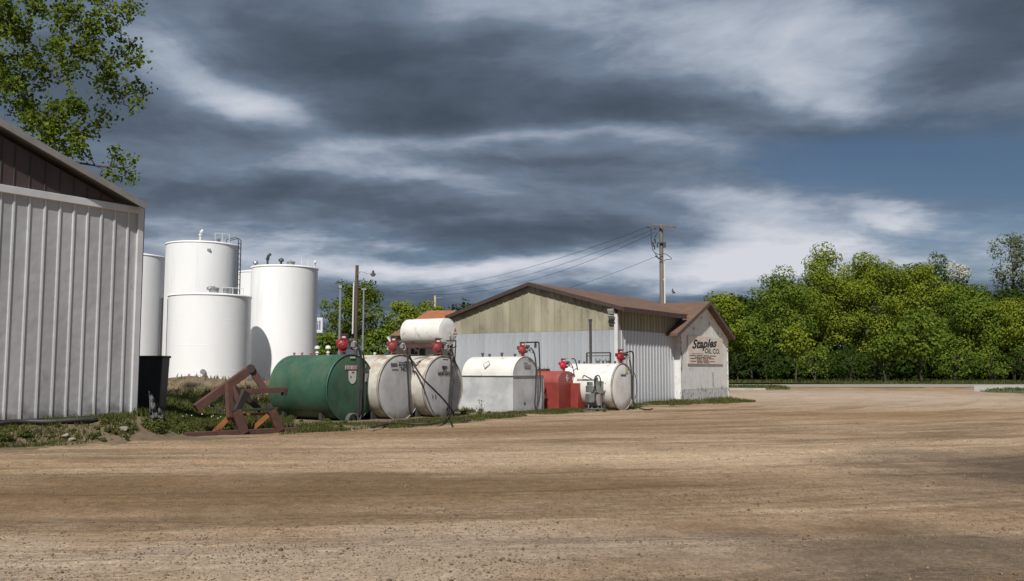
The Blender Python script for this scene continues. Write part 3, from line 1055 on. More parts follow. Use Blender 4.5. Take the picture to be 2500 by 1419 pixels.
# roof: two slopes
mb = MB()
SE = SU_END + 0.5
IN_W = 0.16
IN_Z = RT_Z + (AP_Z - RT_Z) * (RT_W - IN_W) / (RT_W - AP_W)
ext_roof(mb, B(-FO, RT_W, RT_Z), B(SE, RT_W, RT_Z), B(SE, AP_W, AP_Z), B(-FO, AP_W, AP_Z), RTH)
ext_roof(mb, B(SE, IN_W, IN_Z), B(LB, IN_W, IN_Z), B(LB, AP_W, AP_Z), B(SE, AP_W, AP_Z), RTH)
mb.build('roof_slope', M_roof, bld)
mb = MB()
ext_roof(mb, B(LB, LF_W, LF_Z), B(-FO, LF_W, LF_Z), B(-FO, AP_W, AP_Z), B(LB, AP_W, AP_Z), RTH)
mb.build('roof_slope', M_roof, bld)
for (w0, z0) in ((RT_W, RT_Z), (LF_W, LF_Z)):
    mb = MB()
    a, b_ = B(-FO - 0.025, w0, z0 - 0.09), B(-FO - 0.025, AP_W, AP_Z - 0.09)
    mb.beam(a, b_, 0.045, 0.17)
    mb.build('rake_board', M_fascia, bld)
    mb = MB()
    a, b_ = B(-FO / 2, w0, z0 - RTH - 0.015), B(-FO / 2, AP_W, AP_Z - RTH - 0.015)
    mb.beam(a, b_, FO, 0.02)
    mb.build('soffit', M_soffit, bld)
mb = MB()
mb.beam(B(-FO, RT_W + 0.02, RT_Z - 0.11), B(SE, RT_W + 0.02, RT_Z - 0.11), 0.045, 0.22)
mb.build('eave_board', M_fascia, bld)
mb = MB()
mb.box(B(SE / 2, RT_W / 2 + 0.03, side_top + 0.02), (SE, RT_W - 0.02, 0.03), (U, W, Z))
mb.build('eave_soffit', M_yellow, bld)
# flood light under the eave
fl = On(1495, 757, C0 - U * 0.2, U)
mb = MB()
mb.box(fl + U * 0.1, (0.10, 0.10, 0.14), (U, W, Z))
mb.beam(fl + U * 0.1, fl - U * 0.05 - Z * 0.03, 0.05, 0.05)
fx = mb.build('floodlight', M_darksteel, bld, label='small floodlight under the eave')
mb = MB()
fa = (-U * 0.75 - Z * 0.45).normalized()
mb.box(fl - U * 0.14 - Z * 0.08, (0.30, 0.11, 0.24), (W, fa, W.cross(fa)))
mb.box(fl - U * 0.10 - Z * 0.32, (0.30, 0.05, 0.16), (W, fa, W.cross(fa)))
mb.build('lamp_head', M_grey_trim, fx, bevel=0.015)
mb = MB()
mb.box(fl - U * 0.14 - Z * 0.08 + fa * 0.06, (0.24, 0.012, 0.18), (W, fa, W.cross(fa)))
mb.build('lens', M_lamp, fx)

# ---- small gabled shed with the sign
Q = 0.32
fp0 = On(1662, 930, C0 + W * Q, W)
fp1 = On(1778, 930, C0 + W * Q, W)
su0, su1 = (fp0 - C0).dot(U), (fp1 - C0).dot(U)
RO = 0.32
ra = On(1734, 736, C0 + W * (Q + RO), W)
rl = On(1655, 813, C0 + W * (Q + RO), W)
rr = On(1790, 824, C0 + W * (Q + RO), W)
A_U, A_Z = (ra - C0).dot(U), ra.z
L_U, L_Z = (rl - C0).dot(U), rl.z
R_U, R_Z = (rr - C0).dot(U), rr.z
A_U = (su0 + su1) / 2
L_U, R_U = min(L_U, su0 - 0.25), max(R_U, su1 + 0.25)
shed = thing('gabled_shed', 'small white shed with steep gable and badly peeling paint beside the metal building', 'shed', B(su0, Q, 0))


def shed_top(s):
    z = A_Z + (L_Z - A_Z) * (A_U - s) / (A_U - L_U) if s < A_U else A_Z + (R_Z - A_Z) * (s - A_U) / (R_U - A_U)
    return z - 0.17


ga_lo, ga_hi = (On(1678, 889, C0 + W * Q, W) - C0).dot(U), (On(1768, 889, C0 + W * Q, W) - C0).dot(U)
gz_lo, gz_hi = On(1680, 892, C0 + W * Q, W).z, On(1682, 815, C0 + W * Q, W).z
seam = (On(1741, 930, C0 + W * Q, W) - C0).dot(U)
for a, b_ in ((su0, seam - 0.012), (seam + 0.012, su1)):
    mb = MB()
    zb = 0.62
    tops = [Vector(B(a, Q, shed_top(a))), Vector(B(b_, Q, shed_top(b_)))]
    mid = [B(A_U, Q, shed_top(A_U))] if a < A_U < b_ else []
    mb.prism([B(a, Q, zb), B(b_, Q, zb), tops[1]] + mid + [tops[0]], -W * 0.03)
    mb.build('front_sheet', M_peel, shed)
for a, b_ in ((su0, seam - 0.012), (seam + 0.012, su1)):
    mb = MB()
    mb.box(B((a + b_) / 2, Q - 0.012, 0.31), (b_ - a, 0.03, 0.61), (U, W, Z))
    mb.build('skirt_board', M_peel_low, shed, label='rotten lower boards with paint flaked off')
mb = MB()
mb.box(B(su0 - 0.015, Q / 2 - 0.2, shed_top(su0) / 2), (0.03, Q + 0.36, shed_top(su0)), (U, W, Z))
mb.build('side_wall', M_peel, shed)
mb = MB()
mb.box(B(su1 - 0.03, -1.9 + Q, shed_top(su1) / 2), (0.03, 3.8, shed_top(su1)), (U, W, Z))
mb.build('side_wall', M_peel, shed)
mb = MB()
mb.prism([B(su0 + 0.02, Q - 0.06, 0), B(su1 - 0.05, Q - 0.06, 0), B(su1 - 0.05, Q - 0.06, shed_top(su1)), B(A_U, Q - 0.06, shed_top(A_U) - 0.03), B(su0 + 0.02, Q - 0.06, shed_top(su0))], -W * 3.2)
mb.build('inner_wall', M_ink, shed)
for s in (su0 + 0.045, su1 - 0.045):
    mb = MB()
    mb.box(B(s, Q + 0.014, shed_top(s) / 2 - 0.03), (0.09, 0.025, shed_top(s) - 0.06), (U, W, Z))
    mb.build('corner_board', M_peel_low if s < A_U else M_peel, shed)
mb = MB()
mb.beam(B(seam - 0.03, Q + 0.012, 0.70), B(seam - 0.03, Q + 0.012, 1.45), 0.03, 0.02, W)
mb.build('door_gap', M_ink, shed)
for k in range(46):              # places where the paint has come away to dark wood
    zone = k % 4
    if zone == 0:
        s, z = su0 + rng.uniform(0.0, 0.16), rng.uniform(0.2, 3.0)
    elif zone == 1:
        s = rng.uniform(su0 + 0.3, su1 - 0.3)
        z = shed_top(s) - rng.uniform(0.10, 0.8)
    elif zone == 2:
        s, z = rng.uniform(su0 + 0.8, su1 - 0.3), 0.62 + rng.normal() * 0.06
    else:
        s, z = su1 - rng.uniform(0.0, 0.14), rng.uniform(0.3, 3.2)
    if ga_lo < s < ga_hi and gz_lo < z < gz_hi:
        continue
    hw_, hh_ = rng.uniform(0.012, 0.045), rng.uniform(0.03, 0.16)
    poly = [B(s + hw_ * math.cos(a_) * rng.uniform(0.5, 1.2), Q + 0.0275, z + hh_ * math.sin(a_) * rng.uniform(0.5, 1.2)) for a_ in [2 * math.pi * i_ / 7 for i_ in range(7)]]
    MB().prism(poly, W * 0.002).build('bare_patch', M_ink, shed)
for (s, z) in ((L_U, L_Z), (R_U, R_Z)):
    mb = MB()
    a, b_ = B(s, Q + RO, z), B(s, -4.3, z)
    c, d = B(A_U, -4.3, A_Z), B(A_U, Q + RO, A_Z)
    if s < A_U:
        ext_roof(mb, b_, a, d, c, 0.13)
    else:
        ext_roof(mb, a, b_, c, d, 0.13)
    mb.build('roof_slope', M_roof, shed)
    mb = MB()
    mb.beam(B(s, Q + RO + 0.02, z - 0.09), B(A_U, Q + RO + 0.02, A_Z - 0.09), 0.035, 0.18, Z)
    mb.build('barge_board', M_soffit, shed)

# ---- the sign on it
sp = C0 + W * (Q + 0.045)
c00, c11 = On(1680, 889, sp, W), On(1765, 889, sp, W)
sgz0 = (On(1680, 887, sp, W).z + On(1765, 891, sp, W).z) / 2
sgz1 = (On(1682, 818, sp, W).z + On(1757, 826, sp, W).z) / 2
ga, gb = (c00 - C0).dot(U), (c11 - C0).dot(U)
gw, gh = gb - ga, sgz1 - sgz0
sg = thing('company_sign', 'faded cream board lettered Staples Oil Co on the peeling shed', 'sign', B((ga + gb) / 2, Q + 0.03, sgz0))
mb = MB()
mb.box(B((ga + gb) / 2, Q + 0.04, (sgz0 + sgz1) / 2), (gw, 0.025, gh), (U, W, Z))
mb.build('board', M_sign, sg, bevel=0.004)


def sg_at(fx_, fz):
    return B(ga + gw * fx_, Q + 0.053, sgz0 + gh * fz)


text(sg, 'Staples', gh * 0.43, sg_at(0.45, 0.60), U, Z, M_ink, shear=0.35, bold=0.022, stretch=gw * 0.80 / (gh * 0.43 * 3.25), rot=0.045, name='lettering')
text(sg, 'OIL CO.', gh * 0.25, sg_at(0.68, 0.395), U, Z, M_inkgrey, shear=0.12, bold=0.012, stretch=gw * 0.42 / (gh * 0.25 * 3.3), name='lettering')
for (x0, x1, fz, mm, words) in ((0.10, 0.45, 0.365, M_inkgrey, 1), (0.03, 0.80, 0.300, M_inkgrey, 4), (0.18, 0.66, 0.245, M_inkgrey, 3), (0.05, 0.74, 0.195, M_inkgrey, 4),
                            (0.22, 0.58, 0.145, M_inkred, 2), (0.06, 0.76, 0.095, M_inkred, 4), (0.24, 0.60, 0.045, M_inkgrey, 2)):
    mb = MB()
    ln = (x1 - x0) / words
    for k in range(words):
        a = x0 + ln * k
        mb.box(sg_at(a + ln * 0.46, fz) + W * 0.002, (gw * ln * 0.88, 0.003, gh * (0.014 if words == 1 else 0.030)), (U, W, Z))
    mb.build('small_print', mm, sg)

# ---- left metal shed
S0 = G(324, 1014, 0.5)
SN = W                          # its face looks along W


def L(su, sw, z):
    return S0 + U * su + W * sw + Z * z


lsh = thing('metal_shed', 'pale ribbed metal shed with brown gable at the left edge', 'shed', S0)
z_band = On(341, 517, S0, W).z - 0.5
ribpx = [31.7 - 70, 31.7 - 33, 31.7, 69.4, 107.5, 143.8, 178, 211.4, 244.9, 277.3, 310]
rib_s = [(On(x, 461 + (x - 31) * 0.19, S0, W) - S0).dot(U) for x in ribpx]
rib_s = [rib_s[0] - 0.42 * k for k in (5, 4, 3, 2, 1)] + rib_s
tip = On(356, 497, S0 + W * 0.25, W)
pt0 = On(0, 290, S0 + W * 0.25, W)
TIP_U, TIP_Z = (tip - S0).dot(U), tip.z - 0.5
slope = (pt0.z - tip.z) / ((tip - pt0).dot(U))
RIDGE_U = -6.2
RIDGE_Z = TIP_Z + slope * (TIP_U - RIDGE_U)


def lsh_top(s):
    z = TIP_Z + slope * (TIP_U - s) if s > RIDGE_U else RIDGE_Z - slope * (RIDGE_U - s)
    return z - 0.24


edges = rib_s + [0.0]
for i in range(len(edges) - 1):
    s0, s1 = edges[i], edges[i + 1]
    o = prof_panel(MB(), L(0, 0, 0), U, W, s0, s1 + 0.002, 0.0, lambda q: z_band, 0.075, 0.020).build('wall_panel', M_shed_white, lsh)
    mb = MB()
    mb.box(L(s0 + 0.0375, 0.0225, z_band / 2), (0.034, 0.004, z_band - 0.02), (U, W, Z))
    r_ = mb.build('rib_cap', M_shed_rib, o)
    mb = prof_panel(MB(), L(0, -0.01, 0), U, W, s0, s1 + 0.002, z_band + 0.02, lsh_top, 0.03, 0.015)
    mb.build('gable_panel', M_brown_metal, lsh)
    mb = MB()
    mb.box(L(s0 + 0.015, 0.0065, (z_band + lsh_top(s0)) / 2), (0.018, 0.003, lsh_top(s0) - z_band - 0.06), (U, W, Z))
    if lsh_top(s0) - z_band > 0.15:
        mb.build('panel_seam', M_ink, lsh)
mb = MB()
mb.box(L(edges[0] / 2 + 0.02, 0.03, z_band + 0.015), (-edges[0] + 0.1, 0.10, 0.17), (U, W, Z))
mb.build('band_trim', M_shed_rib, lsh, bevel=0.01)
mb = MB()
mb.box(L(0.0, 0.005, z_band / 2), (0.16, 0.11, z_band - 0.07), (U, W, Z))
mb.build('corner_trim', M_shed_rib, lsh, bevel=0.012)
mb = MB()
mb.box(L(0.098, -0.10, z_band / 2 + 0.1), (0.035, 0.25, z_band + 0.2), (U, W, Z))
mb.build('corner_trim', M_brown_metal, lsh, label='dark edge of the end wall')
for s in (1, -1):
    a_u = TIP_U if s > 0 else 2 * RIDGE_U - TIP_U
    mb = MB()
    mb.beam(L(a_u, 0.27, TIP_Z - 0.08), L(RIDGE_U, 0.27, RIDGE_Z - 0.08), 0.05, 0.15)
    mb.build('rake_board', M_grey_trim, lsh)
    mb = MB()
    q = [L(a_u, 0.25, TIP_Z), L(a_u, -9, TIP_Z), L(RIDGE_U, -9, RIDGE_Z), L(RIDGE_U, 0.25, RIDGE_Z)]
    if s < 0:
        q = [q[1], q[0], q[3], q[2]]
    ext_roof(mb, *q, 0.05)
    mb.build('roof_slope', M_grey_trim, lsh)
mb = MB()
mb.prism([L(edges[0], -0.05, 0), L(-0.02, -0.05, 0), L(-0.02, -0.05, lsh_top(0) - 0.02), L(RIDGE_U, -0.05, lsh_top(RIDGE_U)), L(edges[0], -0.05, lsh_top(edges[0]))], -W * 8.5)
mb.build('wall', M_core, lsh)
mb = MB()
mb.beam(L(edges[0], 0.05, -0.02), L(0.05, 0.05, -0.02), 0.12, 0.10)
mb.build('sill_board', M_rust_dark, lsh)

# ---- house behind, hip roof
hb = At(1030, 903, 58)
hs = thing('house', 'white house with orange hip roof beyond the fuel tanks', 'house', (hb.x, hb.y, 0))
hz = lambda px, py, d=58: At(px, py, d)
mb = MB()
x0, x1 = At(968, 850, 58).x, At(1130, 850, 58).x
mb.box(((x0 + x1) / 2, 60.5, 1.75), (x1 - x0, 5, 3.5))
mb.build('wall', M_house_wall, hs)
er = At(950, 821, 57).z
mb = MB()
e0, e1 = At(949, 821, 57).x, At(1150, 821, 57).x
rz = At(1050, 757, 60).z
r0, r1 = At(1046, 757, 60.5).x, At(1110, 757, 60.5).x
mb.add([(e0, 57, er), (e1, 57, er), (e1, 64, er), (e0, 64, er), (r0, 60.5, rz), (r1, 60.5, rz)],
       [(0, 1, 5, 4), (2, 3, 4, 5), (1, 2, 5), (3, 0, 4), (3, 2, 1, 0)])
mb.build('roof', M_house_roof, hs)
mb = MB()
mb.box(((e0 + e1) / 2, 57.0, er - 0.11), (e1 - e0, 0.06, 0.2))
mb.build('eave_board', M_grey_trim, hs)
# porch roof to the left, browner
mb = MB()
q0, q1 = At(950, 820, 55.5), At(992, 797, 56.8)
mb.add([(q0.x, 55.4, q0.z), (At(1040, 820, 55.5).x, 55.4, q0.z), (At(1040, 797, 56.8).x, 57.2, q1.z + 0.12), (q1.x, 57.2, q1.z + 0.12), (q0.x, 57.4, q0.z)], [(0, 1, 2, 3), (0, 3, 4)])
mb.build('porch_roof', M_house_roof2, hs)
for px0, px1 in ((1003, 1012), (1024, 1038)):
    a, b_ = At(px0, 868, 57.9), At(px1, 852, 57.9)
    mb = MB()
    mb.box(((a.x + b_.x) / 2, 57.97, (a.z + b_.z) / 2), (b_.x - a.x + 0.1, 0.05, b_.z - a.z + 0.1))
    wv = mb.build('window', M_white_trim, hs)
    mb = MB()
    mb.box(((a.x + b_.x) / 2, 57.93, (a.z + b_.z) / 2), (b_.x - a.x, 0.04, b_.z - a.z))
    mb.build('pane', M_glass, wv)

# ================================================================== tall storage tanks
def vtank(label, pxl, pxr, pytop, depth, z0, cone=0.25, name='storage_tank'):
    c = At((pxl + pxr) / 2, 903, depth)
    r = (At(pxr, 903, depth).x - At(pxl, 903, depth).x) / 2 * 0.985
    top = At((pxl + pxr) / 2, pytop, depth - r * 0.6).z - cone * 0.4
    base = Vector((c.x, c.y, z0))
    t = thing(name, label, 'tank', base, 'white upright storage tanks')
    mb = MB()
    mb.lathe(base, Z, [(0, r), (top - z0, r)], n=72)
    mb.build('shell', M_tank_white, t)
    mb = MB()
    mb.lathe(base, Z, [(top - z0 - 0.02, r + 0.035), (top - z0 + 0.05, r + 0.035), (top - z0 + 0.055, r - 0.02), (top - z0 + cone, 0.05)], n=72)
    mb.lathe(base, Z, [(top - z0 - 0.02, r), (top - z0 - 0.02, r + 0.035)], n=72)
    mb.build('roof', M_tank_white, t)
    for k in range(1, 4):        # welded plate courses
        hgt = (top - z0) * k / 4
        MB().lathe(base, Z, [(hgt - 0.02, r), (hgt - 0.012, r + 0.0025), (hgt + 0.012, r + 0.0025), (hgt + 0.02, r)], n=72).build('weld_seam', M_tank_white, t)
    return t, base, r, top


def vent(t, p, h=0.5, m=M_steel, r=0.05, elbow=True, dirn=Vector((1, 0, 0))):
    mb = MB()
    mb.cyl(p, p + Z * h, r, n=10)
    mb.cyl(p + Z * (h - 0.02), p + Z * (h + 0.05), r * 1.8, n=10)
    if elbow:
        mb.tube([p + Z * (h + 0.03), p + Z * (h + 0.2) + dirn * 0.05, p + Z * (h + 0.30) + dirn * 0.16], r * 1.5, n=8)
    else:
        mb.lathe(p, Z, [(h, r * 2.6), (h + 0.12, r * 2.4), (h + 0.18, 0.01)], n=12)
    return mb.build('vent', m, t)


def hatch(t, p, r=0.22):
    mb = MB()
    mb.cyl(p, p + Z * 0.18, r, n=16)
    mb.cyl(p + Z * 0.18, p + Z * 0.24, r * 1.15, n=16)
    mb.tube([p + Z * 0.24 + Vector((-0.1, 0, 0)), p + Z * 0.34, p + Z * 0.24 + Vector((0.1, 0, 0))], 0.02, n=6)
    return mb.build('hatch', M_steel, t)


def rail(t, p0, p1, h=0.75, m=M_conduit, mids=1):
    mb = MB()
    n = 2 + mids
    for i in range(n):
        q = p0.lerp(p1, i / (n - 1))
        mb.cyl(q, q + Z * h, 0.016, n=8)
    mb.cyl(p0 + Z * h, p1 + Z * h, 0.016, n=8)
    return mb.build('guard_rail', m, t)


def ladder(t, base, r, top, ang, m=M_steel, over=0.9, z0=0.3, cage=False):
    d = Vector((math.cos(ang), math.sin(ang), 0))
    s_ = Vector((-d.y, d.x, 0))
    c = Vector((base.x, base.y, 0)) + d * (r + 0.16)
    mb = MB()
    for k in (-1, 1):
        mb.cyl(c + s_ * 0.21 * k + Z * z0, c + s_ * 0.21 * k + Z * (top + over), 0.03, n=8)
        mb.tube([c + s_ * 0.21 * k + Z * (top + over), c + s_ * 0.21 * k - d * 0.15 + Z * (top + over + 0.12), c + s_ * 0.21 * k - d * 0.7 + Z * (top + over), c + s_ * 0.21 * k - d * 0.7 + Z * top], 0.025, n=6)
    lo = mb.build('ladder', m, t)
    mb = MB()
    z = z0 + 0.2
    while z < top + over - 0.1:
        mb.cyl(c - s_ * 0.21 + Z * z, c + s_ * 0.21 + Z * z, 0.016, n=6)
        z += 0.3
    mb.build('ladder_rungs', m, lo)
    return lo


GF = 0.35                       # tank farm floor behind the earth bank
# short one in front
t, b_, r_, top = vtank('broad low white storage tank in front of the taller ones', 410, 607, 716, 44, GF)
vent(t, At(515, 706, 43.6) - Z * 0.15, 0.12, M_steel, 0.08, False)
hatch(t, Vector((b_.x + 0.3, b_.y - 0.4, top + 0.18)))
hatch(t, Vector((b_.x + 0.8, b_.y - 0.2, top + 0.16)), 0.16)
rail(t, Vector((b_.x + 0.9, b_.y - 1.0, top + 0.05)), Vector((b_.x + 1.75, b_.y - 0.5, top + 0.03)), 0.35)
mb = MB()
mp = Vector((b_.x - 0.22, b_.y - r_ - 0.02, 1.95 - GF))
pm = At(497, 908, 42)
mb.cyl(Vector((pm.x, b_.y - r_ + 0.05, pm.z)), Vector((pm.x, b_.y - r_ - 0.14, pm.z)), 0.09, n=14)
mb.cyl(Vector((pm.x, b_.y - r_ - 0.14, pm.z)), Vector((pm.x, b_.y - r_ - 0.17, pm.z)), 0.13, n=14)
mb.build('flange', M_steel, t)
mb = MB()
mb.cyl(Vector((b_.x - r_ - 0.05, b_.y - 0.2, GF)), Vector((b_.x - r_ - 0.05, b_.y - 0.2, top - 0.1)), 0.04, n=8)
mb.build('pipe', M_darksteel, t)
# tall, behind it
t, b_, r_, top = vtank('tallest white storage tank standing behind the low one, dark ladder at its right', 399, 573, 590, 52, GF)
vp = At(489, 585, 52)
vent(t, Vector((vp.x, 52, top + 0.15)), 0.5, M_conduit, 0.06, True)
hatch(t, Vector((b_.x + 1.0, b_.y - 0.6, top + 0.08)), 0.18)
ladder(t, b_, r_, top, R(-3), M_darksteel, over=0.35)
rail(t, Vector((b_.x + 1.1, b_.y - 1.2, top + 0.04)), Vector((b_.x + 1.75, b_.y - 0.7, top + 0.04)), 0.55)
mb = MB()
e = Vector((b_.x, b_.y, 0)) + Vector((math.cos(R(-62)), math.sin(R(-62)), 0)) * (r_ + 0.01)
mb.box(e + Z * (top - 0.45), (0.24, 0.05, 0.14))
mb.build('name_plate', M_steel, t)
# tall, right
t, b_, r_, top = vtank('tall slim white storage tank nearest the green tank', 609, 771, 647, 48, GF)
for px, h, mm, el in ((658, 0.35, M_darksteel, True), (691, 0.25, M_darksteel, False), (629, 0.12, M_steel, False)):
    q = At(px, 645, 48)
    vent(t, Vector((q.x, 47.6, top + 0.12)), h, mm, 0.055, el)
hatch(t, Vector((At(717, 640, 48).x, 47.4, top + 0.08)), 0.2)
rail(t, Vector((At(740, 640, 47.5).x, 47.2, top + 0.05)), Vector((At(764, 640, 47.5).x, 47.8, top + 0.04)), 0.45)
vent(t, Vector((At(769, 650, 48).x, 48.0, top - 0.1)), 0.4, M_conduit, 0.03, False)
# far left
t, b_, r_, top = vtank('white storage tank half hidden behind the ribbed metal shed', 232, 394, 617, 57, GF, cone=0.4)
hatch(t, Vector((At(352, 612, 57).x, 56.0, top + 0.1)), 0.14)
mb = MB()
mb.cyl(Vector((b_.x + r_ + 0.06, b_.y - 0.3, GF)), Vector((b_.x + r_ + 0.06, b_.y - 0.3, top - 2.6)), 0.05, n=8)
mb.build('pipe', M_darksteel, t)
# far middle
t, b_, r_, top = vtank('white storage tank glimpsed in the gap between two taller tanks', 568, 680, 660, 62, GF, cone=0.35)

# ================================================================== fuel pump (part of its tank)
def pump(tank, p, s=1.0, m=M_pump, tilt=0.0, label=None, arm=True):
    """Red rotary pump on a riser: finned housing facing the yard, meter box, motor, nozzle boot."""
    f = Vector((0.30, -0.95, 0)).normalized()           # faces along the row ends
    sd = Vector((-f.y, f.x, 0))                      # to the right seen from the yard
    mb = MB()
    c = p + Z * 0.27 * s
    mb.box(c - f * 0.03 * s + Z * 0.02 * s, (0.15 * s, 0.20 * s, 0.21 * s), (f, sd, Z))
    dc_ = c - sd * 0.04 * s - Z * 0.03 * s
    mb.lathe(dc_, f, [(-0.04 * s, 0.12 * s), (0.0, 0.145 * s), (0.05 * s, 0.145 * s), (0.07 * s, 0.10 * s), (0.10 * s, 0.09 * s), (0.11 * s, 0.03 * s), (0.12 * s, 0.0)], n=14, smooth=False)
    for k in range(11):                              # bolted rim
        a = 2 * math.pi * k / 11
        q = dc_ + (sd * math.cos(a) + Z * math.sin(a)) * 0.145 * s + f * 0.025 * s
        mb.box(q, (0.06 * s, 0.042 * s, 0.042 * s), (f, sd, Z))
    mb.cyl(c - sd * 0.10 * s + Z * 0.07 * s - f * 0.04 * s, c - sd * 0.21 * s + Z * 0.07 * s - f * 0.04 * s, 0.075 * s, n=10)
    mb.box(c - sd * 0.02 * s + Z * 0.185 * s - f * 0.02 * s, (0.15 * s, 0.15 * s, 0.15 * s), (f, sd, Z))
    mb.cyl(p + Z * 0.04 * s, p + Z * 0.18 * s, 0.045 * s, 0.075 * s, n=10)
    mb.box(p + Z * 0.07 * s, (0.14 * s, 0.14 * s, 0.03 * s), (f, sd, Z))
    ob = mb.build('fuel_pump', m, tank, bevel=0.008, label=label)
    mb = MB()
    mb.box(c + Z * 0.275 * s - f * 0.02 * s, (0.19 * s, 0.20 * s, 0.03 * s), (f, sd, Z))
    mb.cyl(c + sd * 0.12 * s + Z * 0.10 * s, c + sd * 0.26 * s + Z * 0.10 * s, 0.075 * s, n=14)
    mb.cyl(c - f * 0.1 * s + sd * 0.02 * s, c - f * 0.28 * s + sd * 0.02 * s, 0.09 * s, n=14)
    mb.cyl(c + f * 0.02 * s + sd * 0.10 * s - Z * 0.07 * s, c + f * 0.11 * s + sd * 0.10 * s - Z * 0.07 * s, 0.055 * s, n=10)
    mb.build('motor', M_darksteel, ob)
    mb = MB()
    mb.box(c - sd * 0.02 * s + Z * 0.20 * s + f * 0.06 * s, (0.012 * s, 0.09 * s, 0.05 * s), (f, sd, Z))
    mb.build('meter_face', M_label, ob)
    mb = MB()                                        # nozzle in its boot
    n0 = c + sd * 0.22 * s + f * 0.06 * s
    mb.box(n0 + Z * 0.0, (0.06 * s, 0.10 * s, 0.12 * s), (f, sd, Z))
    mb.tube(smooth_pts([n0 + Z * 0.06 * s, n0 + sd * 0.07 * s + Z * 0.08 * s, n0 + sd * 0.12 * s + Z * 0.0 * s, n0 + sd * 0.14 * s - Z * 0.12 * s], 4), 0.022 * s, n=8)
    mb.tube([n0 + sd * 0.06 * s - Z * 0.02 * s, n0 + sd * 0.04 * s - Z * 0.10 * s, n0 + sd * 0.09 * s - Z * 0.13 * s, n0 + sd * 0.12 * s - Z * 0.06 * s], 0.010 * s, n=6)
    mb.build('nozzle', M_steel, ob)
    mb = MB()
    mb.cyl(p - Z * 0.08 * s, p + Z * 0.06 * s, 0.04 * s, n=12)
    mb.cyl(p - Z * 0.01 * s, p + Z * 0.02 * s, 0.085 * s, n=12)
    mb.build('riser', M_darksteel, ob)
    return ob


def hose(tank, px_pts, pl, nrm=W, r=0.020, name='hose', m=M_hose, ground=None, n=5):
    pts = [On(a, b, pl, nrm) for a, b in px_pts]
    if ground:
        pts += [G(a, b, 0.06) for a, b in ground]
    return MB().tube(smooth_pts(pts, n), r, n=8).build(name, m, tank)


def put_on(t, pl, name, px0, py0, px1, py1, m, th_=0.006):
    """Flat label on an end face: from pixel corners."""
    a, b_ = On(px0, py1, pl, W), On(px1, py0, pl, W)
    su, sz = (b_ - a).dot(U), b_.z - a.z
    c = (a + b_) / 2
    mb = MB()
    mb.box(c, (abs(su), th_, abs(sz)), (U, W, Z))
    return mb.build(name, m, t)


def diamond(t, c, s, m1=M_label, m2=M_pink, right=U, nrm=W):
    a = [c + right * s * 0.62, c + Z * s, c - right * s * 0.62, c - Z * s]
    o = MB().prism([q - nrm * 0.004 for q in a], nrm * 0.008).build('placard', m1, t)
    a2 = [c + (q - c) * 0.78 for q in a]
    lower = [c + (a2[0] - c) * 0.55 - Z * s * 0.20, c + (a2[2] - c) * 0.55 - Z * s * 0.20, a2[3]]
    mb = MB()
    mb.prism([a2[0] + nrm * 0.005, a2[0].lerp(a2[3], 0.25) + nrm * 0.005, a2[2].lerp(a2[3], 0.25) + nrm * 0.005, a2[2] + nrm * 0.005], nrm * 0.002)
    mb.prism([a2[0].lerp(a2[3], 0.5) + nrm * 0.005, a2[3] + nrm * 0.005, a2[2].lerp(a2[3], 0.5) + nrm * 0.005], nrm * 0.002)
    mb.prism([a2[1] + nrm * 0.005, a2[1].lerp(a2[2], 0.6) + nrm * 0.005, c + Z * s * 0.18 + nrm * 0.005, a2[1].lerp(a2[0], 0.6) + nrm * 0.005], nrm * 0.002)
    mb.build('placard_print', m2, o)
    return o


def htank(name, label, cx, ybot, rad, length, m_body, m_end, rim=M_cream, n=64, zb=0.0):
    g = G(cx, ybot, zb)
    E = g + Z * rad
    t = thing(name, label, 'tank', g)
    mb = MB()
    mb.lathe(E, -W, [(0, rad), (length, rad)], n=n)
    mb.build('shell', m_body, t)
    for k, at_ in ((1, E), (-1, E - W * length)):
        mb = MB()
        mb.lathe(at_, W * k, [(-0.02, rad - 0.004), (-0.012, rad * 0.985), (0.0, rad * 0.96), (0.018, rad * 0.6), (0.022, 0.0)], n=n)
        mb.build('end_cap', m_end, t)
    mb = MB()
    mb.lathe(E, W, [(-0.05, rad + 0.002), (-0.05, rad + 0.014), (0.015, rad + 0.014), (0.015, rad - 0.012), (-0.015, rad - 0.012)], n=n)
    mb.build('rim', rim, t)
    mb = MB()
    for q in (0.18, 0.82):
        c = g - W * length * q
        mb.prism([c - U * rad * 0.75 + Z * -0.15, c + U * rad * 0.75 + Z * -0.15, c + U * rad * 0.75 + Z * 0.30, c + U * rad * 0.4 + Z * 0.09, c - U * rad * 0.4 + Z * 0.09, c - U * rad * 0.75 + Z * 0.30], -W * 0.12)
    mb.build('saddle', M_darksteel, t)
    return t, E, rad, length


def top_at(E, rad, px, lat=0.0):
    """Point on the tank's top line under pixel column px."""
    best = None
    for k in range(200):
        p = E + Z * rad - W * (k * 0.03)
        x = 1250 + F * p.x / (p.y * math.cos(PITCH) + (p.z - 1.6) * math.sin(PITCH))
        d_ = abs(x - px)
        if best is None or d_ < best[0]:
            best = (d_, p)
    return best[1]


